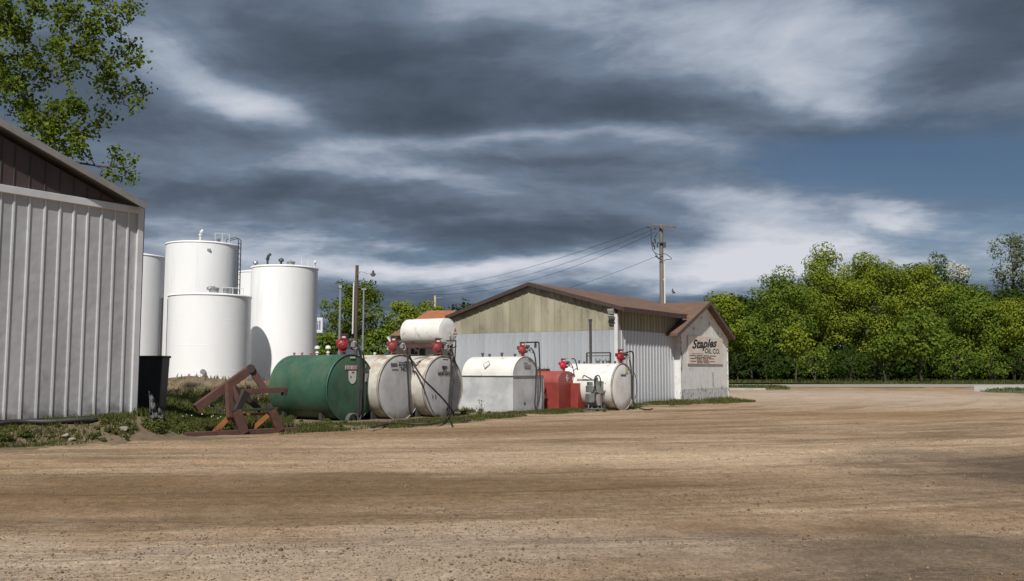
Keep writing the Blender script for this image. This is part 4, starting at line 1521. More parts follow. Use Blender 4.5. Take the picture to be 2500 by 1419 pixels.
def cap_fitting(t, p, h=0.10, r=0.05, m=M_label, name='filler_cap', mush=False):
    mb = MB()
    mb.cyl(p - Z * 0.03, p + Z * h, r * 0.7, n=12)
    mb.lathe(p, Z, [(h, r), (h + r * 0.7, r), (h + r * 0.9, r * 0.6), (h + r * 0.9, 0)], n=12)
    if mush:
        mb.cyl(p + Z * (h + r * 0.8), p + Z * (h + 0.14), r * 0.5, n=10)
        mb.lathe(p, Z, [(h + 0.14, r * 1.5), (h + 0.22, r * 1.3), (h + 0.25, 0)], n=14)
        mb.lathe(p, Z, [(h + 0.14, 0), (h + 0.14, r * 1.5)], n=14)
    return mb.build(name, m, t)


# ---- green tank
gt, E, rad, ln = htank('fuel_tank', 'green horizontal fuel tank with red pump on its near end', 856, 1031, 1.035, 2.55, M_green, M_green, M_green)
pl = E + W * 0.03
pump(gt, top_at(E, rad, 846) - W * 0.12, 1.15, M_pump, label='bright red pump on the green tank')
for px in (719, 737, 758):
    cap_fitting(gt, top_at(E, rad, px), 0.05, 0.045, M_pink)
for px in (774, 800):
    cap_fitting(gt, top_at(E, rad, px), 0.05, 0.058, M_label, 'breather', True)
put_on(gt, pl, 'sticker', 843, 893, 872, 902, M_label)
text(gt, 'OPEN BURNING', 0.105, On(857.5, 900.5, pl + W * 0.004, W), U, Z, M_inkred, bold=0.004, stretch=0.60, name='lettering') if False else None
mb = MB()
for k in range(9):
    if k == 4: continue
    q = On(846 + k * 3.1, 897.5, pl + W * 0.006, W)
    mb.box(q, (0.024, 0.004, 0.085), (U, W, Z))
mb.build('sticker_print', M_inkred, gt)
mb = MB()
cc = On(860.5, 919, pl, W)
mb.lathe(cc, W, [(0.0, 0.0), (0.004, 0.0)], n=4)
prof = [cc + U * 0.165 * math.cos(a) + Z * 0.20 * math.sin(a) - Z * 0.03 for a in [math.pi + math.pi * i / 14 for i in range(15)]] + [cc + U * 0.165 + Z * 0.17, cc - U * 0.165 + Z * 0.17]
mb.prism([q - W * 0.003 for q in prof], W * 0.007)
st = mb.build('round_sticker', M_label, gt)
mb = MB()
for (ox, oz, sx, sz, mm) in ((0.02, 0.12, 0.10, 0.05, 0), (-0.07, -0.02, 0.05, 0.06, 0)):
    mb.box(cc + U * ox + Z * oz + W * 0.006, (sx, 0.004, sz), (U, W, Z))
mb.build('sticker_print', M_inkgrey, st)
put_on(gt, pl, 'sticker', 888, 912, 906, 932, M_label)
put_on(gt, pl, 'sticker', 855, 871, 867, 875, M_label)
put_on(gt, pl, 'sticker', 890, 890, 894, 898, M_label)
hp = E + W * 0.12
hose(gt, [(870, 838), (879, 862), (880, 900), (877, 960), (874, 1010), (874, 1030)], hp, r=0.030)
hose(gt, [(884, 856), (889, 880), (889, 930), (885, 990), (879, 1024), (868, 1034)], hp + W * 0.06, r=0.026)
hose(gt, [(876, 846), (883, 880), (882, 940), (881, 1000), (876, 1036)], hp + W * 0.10, r=0.030, ground=[(905, 1040), (915, 1042)])
mb = MB()
pc = On(858, 1026, E + W * 0.30, W)
ring = [pc + U * 0.22 * math.cos(a) + Z * 0.19 * math.sin(a) for a in [2 * math.pi * i / 24 for i in range(25)]]
mb.tube(ring, 0.035, n=8)
mb.tube([q + W * 0.07 for q in ring], 0.035, n=8)
mb.build('coiled_hose', mat('grey_hose', (0.10, 0.105, 0.09), (0.07, 0.075, 0.065), 0.8, 0, 5.0), gt)

# ---- cream tank
ct, E, rad, ln = htank('fuel_tank', 'rusty cream horizontal fuel tank stencilled DYED between green tank and NON OXY tank', 976, 1026, 1.04, 2.6, M_cream, M_grey_end, M_grime)
pl = E + W * 0.03
pump(ct, top_at(E, rad, 968) - W * 0.10, 1.05, M_pump_old, label='dull red pump with silver nozzle on the cream tank')
text(ct, 'DYED', 0.19, On(985, 894, pl, W), U, Z, M_ink, bold=0.006, stretch=0.9)
text(ct, 'NO.', 0.20, On(987, 905.5, pl, W), U, Z, M_ink, bold=0.004, stretch=0.9)
put_on(ct, pl, 'faded_print', 954, 887, 970, 893, M_inkgrey, 0.003)
put_on(ct, pl, 'faded_print', 957, 901, 972, 903, M_inkgrey, 0.003)
hp = E + W * 0.10
hose(ct, [(996, 866), (995, 900), (998, 960), (1000, 1000), (1007, 1019)], hp, r=0.030)
LATE_HOSE = (ct, hp)
hose(ct, [(1000, 868), (1008, 898), (1018, 940), (1026, 972)], hp, r=0.014)
mb = MB()
fr = top_at(E, rad, 1000)
mb.tube([On(986, 866, hp, W), On(1020, 868, hp, W), On(1022, 860, hp, W), On(1006, 846, hp, W)], 0.025, n=8)
mb.build('pipe', M_darksteel, ct)
cap_fitting(ct, top_at(E, rad, 915), 0.04, 0.05)
mb = MB()
mb.cyl(On(1012, 877, hp, W), On(1068, 864, hp, W), 0.016, n=8)
mb.build('pipe', M_steel, ct)

# ---- third tank
nt_, E, rad, ln = htank('fuel_tank', 'grey white horizontal fuel tank stencilled 91 NON OXY', 1082, 1022, 1.03, 2.6, M_cream, M_grey_end, M_grime)
pl = E + W * 0.03
pump(nt_, top_at(E, rad, 1076) - W * 0.10, 1.05, M_pump_old, label='faded dark red pump beside the black hose stand')
text(nt_, '91', 0.27, On(1086, 907.5, pl, W), U, Z, M_ink, bold=0.008, stretch=0.85)
text(nt_, 'NON OXY', 0.17, On(1084, 916.5, pl, W), U, Z, M_ink, bold=0.006, stretch=0.78)
text(nt_, '11', 0.17, On(1060, 973, pl, W), U, Z, M_ink, bold=0.004, stretch=1.2, space=1.5)
put_on(nt_, pl, 'faded_print', 1079, 894, 1092, 898, M_inkgrey, 0.003)
put_on(nt_, pl, 'faded_print', 1080, 871, 1093, 874, M_inkgrey, 0.003)
hp = E + W * 0.10
hq = [On(a, b_, LATE_HOSE[1] + W * 0.1, W) for a, b_ in ((998, 866), (1010, 890))] + [On(a, b_, hp + W * 0.22, W) for a, b_ in ((1034, 926), (1060, 952), (1085, 978), (1104, 1003))] + [G(1110, 1016, 0.06)]
MB().tube(smooth_pts(hq, 6), 0.030, n=8).build('hose', M_hose, LATE_HOSE[0])
for k, pts in enumerate(([(1102, 880), (1101, 920), (1097, 970), (1096, 1014)], [(1110, 882), (1106, 910), (1101, 960), (1100, 1012)], [(1106, 870), (1112, 890), (1107, 920), (1102, 965), (1099, 1018)])):
    hose(nt_, pts, hp + W * 0.05 * k, r=0.034)
hose(nt_, [(1094, 985), (1091, 1010), (1098, 1022), (1108, 1010)], hp + W * 0.12, r=0.025)
mb = MB()
P_ = lambda a, b_: On(a, b_, hp, W)
mb.tube([P_(1090, 832), P_(1113, 832), P_(1112, 850), P_(1110, 884)], 0.024, n=8)
mb.tube([P_(1094, 856), P_(1114, 845)], 0.02, n=8)
mb.tube([P_(1096, 858), P_(1108, 872), P_(1100, 882)], 0.03, n=8)
mb.tube([P_(1104, 850), P_(1106, 868)], 0.03, n=8)
mb.build('hose_stand', M_darksteel, nt_)
# hoses that run out on the ground in front of them
g_ = MB().tube(smooth_pts([G(905, 1044, 0.10), G(960, 1033, 0.10), G(1000, 1035, 0.10), G(1060, 1034, 0.10), G(1095, 1022, 0.12), G(1098, 1010, 0.4)], 6), 0.026, n=8)
g_.build('ground_hose', M_hose, None, label='black hose lying on the grass in front of the two cream tanks', cat='hose', loc=G(1000, 1035, 0.0))
g_ = MB().tube(smooth_pts([G(1100, 1014, 0.12), G(1112, 1024, 0.06), G(1130, 1028, 0.05), G(1150, 1026, 0.05)], 6), 0.022, n=8)
g_.build('ground_hose', M_hose, None, label='short black hose end on the grass before the white boxed tank', cat='hose', loc=G(1120, 1027, 0.0))

# ---- overhead tank on its stand
ov_e = At(1093, 811, 33.2)
ov_r = 0.52
ov = thing('gravity_tank', 'small white overhead fuel tank on a brown stand above the cream tanks', 'tank', (ov_e.x, ov_e.y, 0))
OL = 1.85
mb = MB()
mb.lathe(ov_e, -W, [(0, ov_r), (OL, ov_r)], n=48)
mb.build('shell', M_overhead, ov)
mb = MB()
for k, q in ((1, ov_e), (-1, ov_e - W * OL)):
    mb = MB()
    mb.lathe(q, W * k, [(-0.01, ov_r - 0.002), (0.0, ov_r * 0.97), (0.03, ov_r * 0.5), (0.035, 0)], n=48)
    mb.build('end_cap', M_white_w, ov)
diamond(ov, On(1111, 814, ov_e + W * 0.035, W), 0.27, M_label, M_pink)
sz = ov_e.z - ov_r
for sgn in (-1, 1):
    mb = MB()
    mb.beam(ov_e + U * 0.3 * sgn - W * 0.02 - Z * (ov_r - 0.02), ov_e + U * 0.3 * sgn - W * (OL - 0.02) - Z * (ov_r - 0.02), 0.09, 0.14)
    mb.build('stand_beam', M_rust, ov)
    for q in (0.12, OL - 0.12):
        mb = MB()
        top_ = ov_e + U * 0.3 * sgn - W * q - Z * (ov_r + 0.05)
        bot = Vector((top_.x, top_.y, 0)) + U * 0.14 * sgn
        mb.beam(Vector((bot.x, bot.y, -0.02)), top_, 0.08, 0.08)
        mb.build('leg', M_rust, ov)
for q in (0.12, OL - 0.12):
    mb = MB()
    mb.beam(ov_e - U * 0.3 - W * q - Z * (ov_r + 0.15), ov_e + U * 0.42 - W * q - Z * (ov_r + 1.4), 0.05, 0.05)
    mb.beam(ov_e + U * 0.3 - W * q - Z * (ov_r + 0.15), ov_e - U * 0.42 - W * q - Z * (ov_r + 1.4), 0.05, 0.05)
    mb.build('brace', M_rust_dark, ov)
mb = MB()
mb.tube([On(1099, 812, ov_e + W * 0.05, W), On(1098, 822, ov_e + W * 0.12, W), On(1101, 832, ov_e + W * 0.1, W)], 0.022, n=8)
mb.build('outlet_pipe', M_steel, ov)

# ---- white boxed tank with barrel top
k0 = G(1252, 1011)
bt = thing('boxed_tank', 'white box-shaped fuel tank with rounded top and rust marks', 'tank', k0)
BW, BLn = 2.15, 2.32
zs = On(1252, 918, k0, W).z
ztop = zs + 0.72


def K(su, sw, z):
    return k0 + U * su + W * sw + Z * z


mb = MB()
mb.hexa([K(0, 0, -0.05), K(0, -BLn, -0.05) - W * 0.12 - U * 0.08, K(BW, -BLn, -0.05), K(BW, 0, -0.05), K(0, 0, zs), K(0, -BLn, zs), K(BW, -BLn, zs), K(BW, 0, zs)])
mb.build('base_box', M_box_white, bt, bevel=0.012)
VW = 1.72
arc = [(VW / 2 - VW / 2 * math.cos(math.pi * i / 24), math.sin(math.pi * i / 24) * 0.72) for i in range(25)]
mb = MB()
mb.add([K(a, 0.006, zs + z) for a, z in arc] + [K(a, -BLn - 0.006, zs + z) for a, z in arc], [(i, i + 1, 26 + i, 25 + i) for i in range(24)], True)
mb.build('barrel_top', M_box_top, bt)
for sw in (-0.01, -BLn):
    mb = MB()
    mb.add([K(a, sw, zs + z) for a, z in arc], [tuple(range(25)) if sw < -1 else tuple(reversed(range(25)))])
    mb.build('top_end', M_box_white, bt)
mb = MB()
mb.beam(K(-0.02, 0.02, zs), K(-0.02, -BLn - 0.06, zs), 0.035, 0.02)
mb.beam(K(-0.02, 0.02, zs), K(BW, 0.02, zs), 0.035, 0.02)
mb.build('seam_flange', M_grey_trim, bt)
plb = K(0, 0.012, 0)
tl = K(VW / 2, 0, zs + 0.72)
pump(bt, K(VW / 2, -0.12, zs + 0.70) + W * 0.0, 1.0, mat('pump_brick_red', (0.27, 0.035, 0.025), (0.18, 0.03, 0.022), 0.5, 0, 5.0, bump=0.1, bscale=20), label='brick red pump with hooked pipe on the white boxed tank')
put_on(bt, plb, 'data_plate', 1280, 891, 1295, 898, M_grey_trim)
put_on(bt, plb, 'faded_print', 1279, 886, 1288, 888, M_inkgrey, 0.003)
put_on(bt, plb, 'faded_print', 1280, 982, 1283, 988, M_ink, 0.003)
for px, h in ((1178, 0.10), (1196, 0.06), (1225, 0.10), (1258, 0.05)):
    q = K(VW / 2, 0, zs + 0.72)
    tt = top_at(q - Z * 0.0, 0.0, px)
    cap_fitting(bt, tt, h, 0.06, M_darksteel)
mb = MB()
dc = On(1194, 893, K(0.28, 0, 0), U)
an = (-U * 0.75 + Z * 0.65).normalized()
up_ = (U * 0.65 + Z * 0.75).normalized()
dc = K(0.16, (dc - k0).dot(W), zs + 0.40) - U * 0.01
o = MB().prism([dc + W * 0.17 + an * 0.03, dc + up_ * 0.2 + an * 0.03, dc - W * 0.17 + an * 0.03, dc - up_ * 0.2 + an * 0.03], an * 0.006).build('placard', M_label, bt)
MB().tube([dc + W * 0.15 + an * 0.04, dc + up_ * 0.17 + an * 0.04, dc - W * 0.15 + an * 0.04, dc - up_ * 0.17 + an * 0.04, dc + W * 0.15 + an * 0.04], 0.008, n=5).build('placard_border', M_inkgrey, o)
hp = K(0, 0.16, 0)
hose(bt, [(1300, 853), (1306, 870), (1309, 900), (1308, 950), (1306, 985), (1309, 1004)], hp, r=0.026)
hose(bt, [(1284, 836), (1300, 836), (1314, 836), (1316, 845), (1318, 900), (1319, 950), (1315, 985), (1310, 1004)], hp + W * 0.05, r=0.026)
mb = MB()
mb.box(On(1307, 843, hp, W), (0.10, 0.05, 0.22), (U, W, Z))
mb.build('swivel_tag', M_grey_trim, bt)

# ---- red boxed tank
k1 = G(1364, 1004)
rt = thing('boxed_tank', 'small red box-shaped fuel tank with diamond placards', 'tank', k1)


def K1(su, sw, z):
    return k1 + U * su + W * sw + Z * z


zs1 = On(1372, 934, k1, W).z
za1 = On(1391, 906, k1, W).z
RW = 1.36
mb = MB()
mb.box(K1(RW / 2, -0.62, zs1 / 2), (RW, 1.24, zs1), (U, W, Z))
mb.build('base_box', M_red, rt, bevel=0.012)
arc = [(RW / 2 - RW / 2 * math.cos(math.pi * i / 14), math.sin(math.pi * i / 14) ** 0.8 * (za1 - zs1)) for i in range(15)]
mb = MB()
mb.add([K1(a, -0.02, zs1 + z) for a, z in arc] + [K1(a, -1.24, zs1 + z) for a, z in arc], [(i, i + 1, 16 + i, 15 + i) for i in range(14)], True)
mb.build('rounded_top', M_red_side, rt)
for sw in (-0.02, -1.24):
    mb = MB()
    mb.add([K1(a, sw, zs1 + z) for a, z in arc], [tuple(range(15)) if sw < -1 else tuple(reversed(range(15)))])
    mb.build('top_end', M_red, rt)
mb = MB()
mb.box(K1(RW - 0.12, 0.17, zs1 * 0.485), (0.66, 0.34, zs1 * 0.97), (U, W, Z))
mb.build('rear_box', M_red, rt, bevel=0.012)
mb = MB()
mb.beam(K1(RW / 2, -0.9, za1 - 0.02), K1(RW / 2, -1.75, za1 - 0.02), 0.30, 0.22)
mb.build('lifting_bar', M_rust, rt)
pump(rt, K1(RW / 2, -0.16, za1 - 0.02), 0.92, mat('pump_bright_red', (0.50, 0.025, 0.045), (0.38, 0.02, 0.035), 0.4, 0, 5.0), label='bright crimson pump on the red boxed tank')
diamond(rt, On(1384.5, 924, K1(0, 0.0, 0), W), 0.165, M_label, M_pink)
diamond(rt, On(1400, 926, K1(0, 0.0, 0), W), 0.165, M_label, M_steel)
cap_fitting(rt, K1(RW / 2, -1.0, za1 - 0.02), 0.10, 0.09, M_grey_trim)
o = MB()
cen = K1(RW / 2, -1.4, za1 + 0.08)
o.tube([cen + W * 0.07 * math.cos(a) + Z * 0.09 * math.sin(a) for a in [2 * math.pi * i / 14 for i in range(15)]], 0.014, n=6)
o.build('lifting_eye', M_darksteel, rt)
hose(rt, [(1396, 876), (1404, 879), (1411, 905), (1418, 932), (1423, 955)], K1(0, 0.06, 0), r=0.022)
hose(rt, [(1398, 894), (1402, 915), (1410, 940)], K1(0, 0.04, 0), r=0.018)

# ---- white cylinder tank at the corner
wt, E, rad, ln = htank('fuel_tank', 'white horizontal fuel tank with tall vent pipe at the building corner', 1521, 1002, 0.925, 2.35, M_white_w, M_white_w, M_grime)
pl = E + W * 0.03
pump(wt, top_at(E, rad, 1519) - W * 0.06, 1.0, M_pump, label='red pump at the building corner')
put_on(wt, pl, 'sticker', 1527, 897, 1533, 911, mat('yellowed_label', (0.50, 0.47, 0.30), None, 0.7))
put_on(wt, pl, 'faded_print', 1516, 914, 1529, 918, M_inkgrey, 0.003)
hp = E + W * 0.12
hose(wt, [(1528, 861), (1545, 861), (1546, 900), (1545, 960), (1545, 985), (1543, 995)], hp + W * 0.05, r=0.028)
hose(wt, [(1536, 872), (1541, 900), (1542, 950), (1544, 975), (1551, 988)], hp, r=0.026, ground=[(1562, 997), (1580, 1000), (1593, 998)])
hose(wt, [(1546, 905), (1553, 925), (1555, 950), (1550, 975)], hp - U * 0.0, r=0.014)
q = top_at(E, rad, 1443)
mb = MB()
vz = On(1443, 783, q, U).z
mb.cyl(q - Z * 0.05, Vector((q.x, q.y, vz)), 0.055, n=12)
mb.cyl(Vector((q.x, q.y, vz - 0.02)), Vector((q.x, q.y, vz + 0.06)), 0.075, n=12)
mb.build('vent_pipe', M_darksteel, wt)
q0, q1 = top_at(E, rad, 1432), top_at(E, rad, 1490)
fh = On(1432, 862, q0, U).z - q0.z
mb = MB()
for a in (q0, q1):
    mb.beam(a - Z * 0.03, a + Z * fh, 0.05, 0.05)
mb.beam(q0 + Z * fh, q1 + Z * fh, 0.05, 0.05)
mb.beam(q0 + Z * fh - Z * 0.12, q1 + Z * fh - Z * 0.12, 0.03, 0.03)
mb.build('pipe_frame', M_darksteel, wt)
for px in (1459, 1484):
    cap_fitting(wt, top_at(E, rad, px), 0.10, 0.11, M_machine, 'filler_cap')
for px, h in ((1414, 0.09), (1426, 0.04), (1472, 0.08), (1501, 0.05)):
    cap_fitting(wt, top_at(E, rad, px), h, 0.05, M_darksteel)

# ---- meter machine in front of it
mq = G(1442, 1004)
mc = thing('meter_stand', 'grey-green fuel meter and hose reel machine between red and white tanks', 'machine', mq)
f = (-U * 0.5 + W * 0.85).normalized()
sd = Vector((-f.y, f.x, 0))
mp = lambda a, b_: On(a, b_, mq, f)
mb = MB()
for a in (1440, 1463):
    mb.beam(mp(a - 5, 1003), mp(a + 8, 1003), 0.30, 0.07)
    mb.cyl(mp(a - 3, 1002), mp(a - 3, 984), 0.025, n=8)
    mb.cyl(mp(a + 5, 1002), mp(a + 5, 984), 0.025, n=8)
mb.beam(mp(1436, 998), mp(1470, 998), 0.34, 0.04)
mb.build('base_frame', M_machine, mc)
mb = MB()
c = mp(1440, 972)
mb.box(c, (0.32, 0.24, 0.34), (f, sd, Z))
mb.box(mp(1439, 950), (0.26, 0.20, 0.26), (f, sd, Z))
mb.box(mp(1440, 937), (0.20, 0.16, 0.14), (f, sd, Z))
mb.build('meter_case', M_machine, mc, bevel=0.02)
mb = MB()
c = mp(1465, 946)
mb.lathe(c - f * 0.09, f, [(0, 0), (0, 0.25), (0.03, 0.25), (0.03, 0.17), (0.15, 0.17), (0.15, 0.25), (0.18, 0.25), (0.18, 0.0)], n=28, smooth=False)
mb.build('hose_reel', M_machine, mc)
mb = MB()
for rr_ in (0.19, 0.215):
    for off in (-0.04, 0.0, 0.045):
        mb.tube([c + f * off + (sd * math.cos(a) + Z * math.sin(a)) * rr_ for a in [2 * math.pi * i / 22 for i in range(23)]], 0.018, n=6)
mb.build('reel_hose', M_hose, mc)
mb = MB()
mb.cyl(mp(1455, 944), mp(1455, 925), 0.085, n=14)
mb.lathe(mp(1455, 925), Z, [(0, 0.085), (0.05, 0.06), (0.10, 0.05), (0.14, 0.0)], n=14)
mb.cyl(mp(1455, 945), mp(1455, 958), 0.06, n=12)
mb.build('strainer', M_machine, mc)
for pts, r_ in (([(1449, 945), (1448, 925), (1455, 916), (1461, 925), (1461, 940)], 0.022), ([(1473, 935), (1475, 950), (1468, 960), (1464, 962)], 0.02),
                ([(1449, 975), (1453, 988), (1461, 998)], 0.018), ([(1418, 924), (1421, 917), (1430, 921), (1440, 926)], 0.02)):
    MB().tube(smooth_pts([mp(*q) + f * 0.14 for q in pts], 5), r_, n=8).build('hose', M_hose, mc)
mb = MB()
mb.beam(mp(1410, 928), mp(1452, 928), 0.07, 0.07)
mb.beam(mp(1462, 962), mp(1462, 990), 0.16, 0.16)
mb.build('pipe', M_grey_trim, mc)

# ================================================================== rusty steel frame
A = G(452, 1062, 0.06)
Bp = G(727, 1049, 0.06)
bd = (Bp - A).normalized()
bn = Vector((bd.y, -bd.x, 0))
tr = thing('scrap_trestle', 'rusty brown frame of welded steel beams lying by the gravel edge', 'scrap metal', (A + Bp) / 2)


def T(px, py, back=0.0):
    return On(px, py, A - bn * back, bn)


def tbeam(p0, p1, w_, d_, m=M_rust, name='beam', b0=0.0, b1=0.0):
    mb = MB()
    mb.beam(T(*p0, b0), T(*p1, b1), d_, w_)
    return mb.build(name, m, tr, bevel=0.006)


tbeam((452, 1062), (728, 1048), 0.11, 0.16, M_rust, 'base_beam', 0.05, 0.05)
tbeam((478, 997), (616, 898), 0.20, 0.16, M_rust, 'boom', 0.35, 0.35)
tbeam((613, 899), (645, 951), 0.17, 0.12, M_rust, 'brace', 0.35, 0.25)
tbeam((590, 957), (700, 951), 0.13, 0.14, M_rust, 'beam', 0.2, 0.2)
tbeam((558, 936), (562, 1020), 0.16, 0.12, M_rust, 'post', 0.22, 0.05)
tbeam((566, 946), (586, 990), 0.14, 0.08, M_rust, 'gusset', 0.2, 0.15)
tbeam((600, 956), (579, 1004), 0.20, 0.10, M_rust_dark, 'brace', 0.12, 0.05)
tbeam((570, 945), (636, 1002), 0.13, 0.10, M_rust_dark, 'brace', 0.9, 0.9)
tbeam((566, 1003), (678, 997), 0.06, 0.10, M_rust_dark, 'rail', 0.0, 0.0)
tbeam((590, 1013), (656, 1010), 0.06, 0.08, M_rust_orange, 'rail', 0.5, 0.5)
tbeam((577, 1004), (597, 1058), 0.23, 0.10, M_rust, 'leg', -0.02, -0.02)
tbeam((562, 1014), (590, 1052), 0.08, 0.08, M_rust, 'leg', 0.12, 0.12)
tbeam((664, 1002), (684, 1052), 0.21, 0.10, M_rust, 'leg', -0.02, -0.02)
tbeam((566, 1012), (522, 1057), 0.13, 0.10, M_rust_orange, 'strut', 0.1, 0.3)
tbeam((655, 1014), (616, 1048), 0.12, 0.10, M_rust_orange, 'strut', 0.25, 0.45)
tbeam((514, 989), (550, 1005), 0.05, 0.05, M_rust_dark, 'rod', 0.4, 0.2)
tbeam((652, 990), (668, 1002), 0.08, 0.06, M_rust_dark, 'lug', 0.1, 0.05)
mb = MB()
mb.box(T(694, 958, 0.2), (0.10, 0.16, 0.16), (bd, bn, Z))
mb.build('end_plate', M_rust_dark, tr)
mb = MB()
mb.cyl(T(612, 900, 0.25), T(612, 900, 0.47), 0.11, n=14)
mb.build('pivot', M_rust_dark, tr)

def Tr(px, py):                  # pixel -> first point of the ground or bank it meets
    d = ray(px, py)
    ys = np.arange(6, 75, 0.04)
    xs, zs_ = ys * d.x / d.y, EYE.z + ys * d.z / d.y
    hs_ = np.maximum(terrain_h(xs, ys), 0.0)
    i = int(np.argmax(zs_ <= hs_)) if (zs_ <= hs_).any() else len(ys) - 1
    return Vector((xs[i], ys[i], hs_[i]))


# ---- black bin, tarp and rubble by the shed corner
bq = G(372, 1001, 0.5)
zb_ = th(bq.x, bq.y + 0.2)
bn_ = thing('black_bin', 'tall black lidded bin tucked against the ribbed shed corner', 'bin', (bq.x, bq.y, zb_))
hh = At(370, 873, bq.y).z - zb_
wx = At(396, 900, bq.y).x - At(318, 900, bq.y).x
cxb = (At(396, 900, bq.y).x + At(318, 900, bq.y).x) / 2
mb = MB()
mb.hexa([Vector((cxb - wx * 0.46, bq.y, zb_ - 0.1)), Vector((cxb + wx * 0.44, bq.y, zb_ - 0.1)), Vector((cxb + wx * 0.44, bq.y + 0.5, zb_ - 0.1)), Vector((cxb - wx * 0.46, bq.y + 0.5, zb_ - 0.1)),
         Vector((cxb - wx / 2, bq.y, zb_ + hh)), Vector((cxb + wx / 2, bq.y, zb_ + hh)), Vector((cxb + wx / 2, bq.y + 0.55, zb_ + hh)), Vector((cxb - wx / 2, bq.y + 0.55, zb_ + hh))])
mb.build('body', M_black, bn_, bevel=0.02)
mb = MB()
mb.box((cxb, bq.y + 0.27, zb_ + hh + 0.02), (wx + 0.05, 0.62, 0.06))
mb.build('lid', M_darksteel, bn_, bevel=0.015)
# tarp
tq = G(383, 1019, 0.45)
ztq = th(tq.x, tq.y)
nx_, nz_ = 16, 12
V, Fq = [], []
vt = VNoise(5)
for i in range(nx_):
    for j in range(nz_):
        a, b2 = i / (nx_ - 1), j / (nz_ - 1)
        px = 366 + 34 * a + (1 - b2) * -2
        top_y = 955 + 60 * a ** 1.2
        py = top_y + (1022 - top_y) * b2
        p = At(px, py, tq.y + 0.25 * float(vt(np.array(i * 0.8), np.array(j * 0.5))) - 0.25 * b2 + 0.07 * math.sin(i * 0.9))
        V.append((p.x, p.y, max(p.z, ztq - 0.03)))
for i in range(nx_ - 1):
    for j in range(nz_ - 1):
        Fq.append((i * nz_ + j, (i + 1) * nz_ + j, (i + 1) * nz_ + j + 1, i * nz_ + j + 1))
mb = MB()
mb.add(V, Fq, True)
tp = mb.build('tarp', mat('dark_tarp', (0.055, 0.056, 0.062), (0.085, 0.086, 0.092), 0.7, 0, 2.0, bump=0.1, bscale=5), None, label='crumpled black plastic tarp slumped before the black bin', cat='tarp', loc=(tq.x, tq.y, ztq))
tp.modifiers.new('solid', 'SOLIDIFY').thickness = 0.015


def rock(px, py, s, label, m=M_stone, zz_=None):
    g0 = Tr(px, py)
    z = g0.z
    v = sphere_pts(26)
    v = v * rng.uniform(0.75, 1.1, (26, 1)) * np.array([s, s * 0.8, s * 0.6])
    import bmesh
    bm = bmesh.new()
    for q in v:
        bm.verts.new((g0.x + q[0], g0.y + q[1], z + s * 0.35 + q[2]))
    bmesh.ops.convex_hull(bm, input=bm.verts)
    geom = [x for x in bm.verts if not x.link_faces]
    bmesh.ops.delete(bm, geom=geom, context='VERTS')
    me = bpy.data.meshes.new('rock')
    for q in bm.verts:
        q.co -= Vector((g0.x, g0.y, z))
    bm.to_mesh(me)
    bm.free()
    me.materials.append(m)
    ob = bpy.data.objects.new('rock', me)
    col.objects.link(ob)
    ob.location = (g0.x, g0.y, z)
    setprops(ob, label, 'rock', 'stones on the left bank')


rock(160, 1071, 0.10, 'pale flat stone on the bank below the metal shed')
rock(176, 1078, 0.09, 'pale stone nearest the gravel below the metal shed')
rock(300, 1052, 0.12, 'rounded tan stone on the bank below the shed corner')
rock(345, 1000, 0.22, 'grey lump of rubble between shed corner and black tarp', mat('rubble', (0.25, 0.24, 0.23), (0.10, 0.10, 0.10), 0.9, 0, 7.0, bump=0.6, bscale=12))
# black pipe along the bank
pts = []
for px, py in ((-60, 1046), (0, 1042), (60, 1038), (120, 1037), (190, 1035), (236, 1033)):
    g0 = Tr(px, py)
    pts.append(Vector((g0.x, g0.y, g0.z + 0.06)))
MB().tube(smooth_pts(pts, 5), 0.055, n=10).build('drain_pipe', M_hose, None, label='black drain pipe lying along the foot of the metal shed', cat='pipe', loc=pts[2])

# ================================================================== poles, wires, signs
def pole_base(px, depth):
    p = At(px, 903, depth)
    return Vector((p.x, p.y, 0))


# light pole behind the green tank
pb = pole_base(866.5, 46)
ptop = At(870, 648, 46).z
lp = thing('lamp_pole', 'brown wooden pole with a curved lamp arm behind the green tank', 'lamp pole', pb)
MB().cyl(pb - Z * 0.3, Vector((pb.x + 0.03, pb.y, ptop)), 0.105, 0.085, n=14).build('pole', M_wood, lp)
a0 = At(873, 668, 45.9)
MB().tube(smooth_pts([a0, At(882, 663, 45.9), At(895, 667, 45.9), At(908, 668, 45.9)], 5), 0.022, n=8).build('lamp_arm', M_steel, lp)
MB().tube([At(872, 674, 45.9), At(878, 664, 45.9), At(886, 663, 45.9)], 0.015, n=6).build('arm_brace', M_steel, lp)
hd = At(911, 668, 45.9)
mb = MB()
mb.cyl(hd, hd + Z * 0.16, 0.07, 0.045, n=12)
mb.lathe(hd, Z, [(-0.06, 0.15), (0.0, 0.11), (0.03, 0.07)], n=16)
lh = mb.build('lamp_head', M_darksteel, lp)
mb = MB()
mb.lathe(hd, Z, [(-0.16, 0.0), (-0.15, 0.08), (-0.06, 0.13)], n=16)
mb.build('lens', M_lamp, lh)
MB().cyl(At(864, 690, 45.85), At(861, 815, 45.85), 0.04, n=10).build('conduit', M_conduit, lp)
for px, ptp, lab in ((828, 703, 'grey steel post with square cap left of the lamp pole'), (885.5, 709, 'thin grey steel post right of the lamp pole')):
    q = pole_base(px - 1, 41)
    t_ = thing('steel_post', lab, 'post', q, 'steel posts behind the green tank')
    zt = At(px, ptp, 41).z
    MB().cyl(q - Z * 0.2, Vector((q.x + 0.02, q.y, zt)), 0.055 if px < 850 else 0.042, n=12).build('post', M_steel, t_)
    mb = MB()
    mb.box(Vector((q.x + 0.02, q.y, zt + 0.05)), (0.14, 0.14, 0.14) if px < 850 else (0.22, 0.08, 0.07))
    mb.build('cap', M_grey_trim, t_)

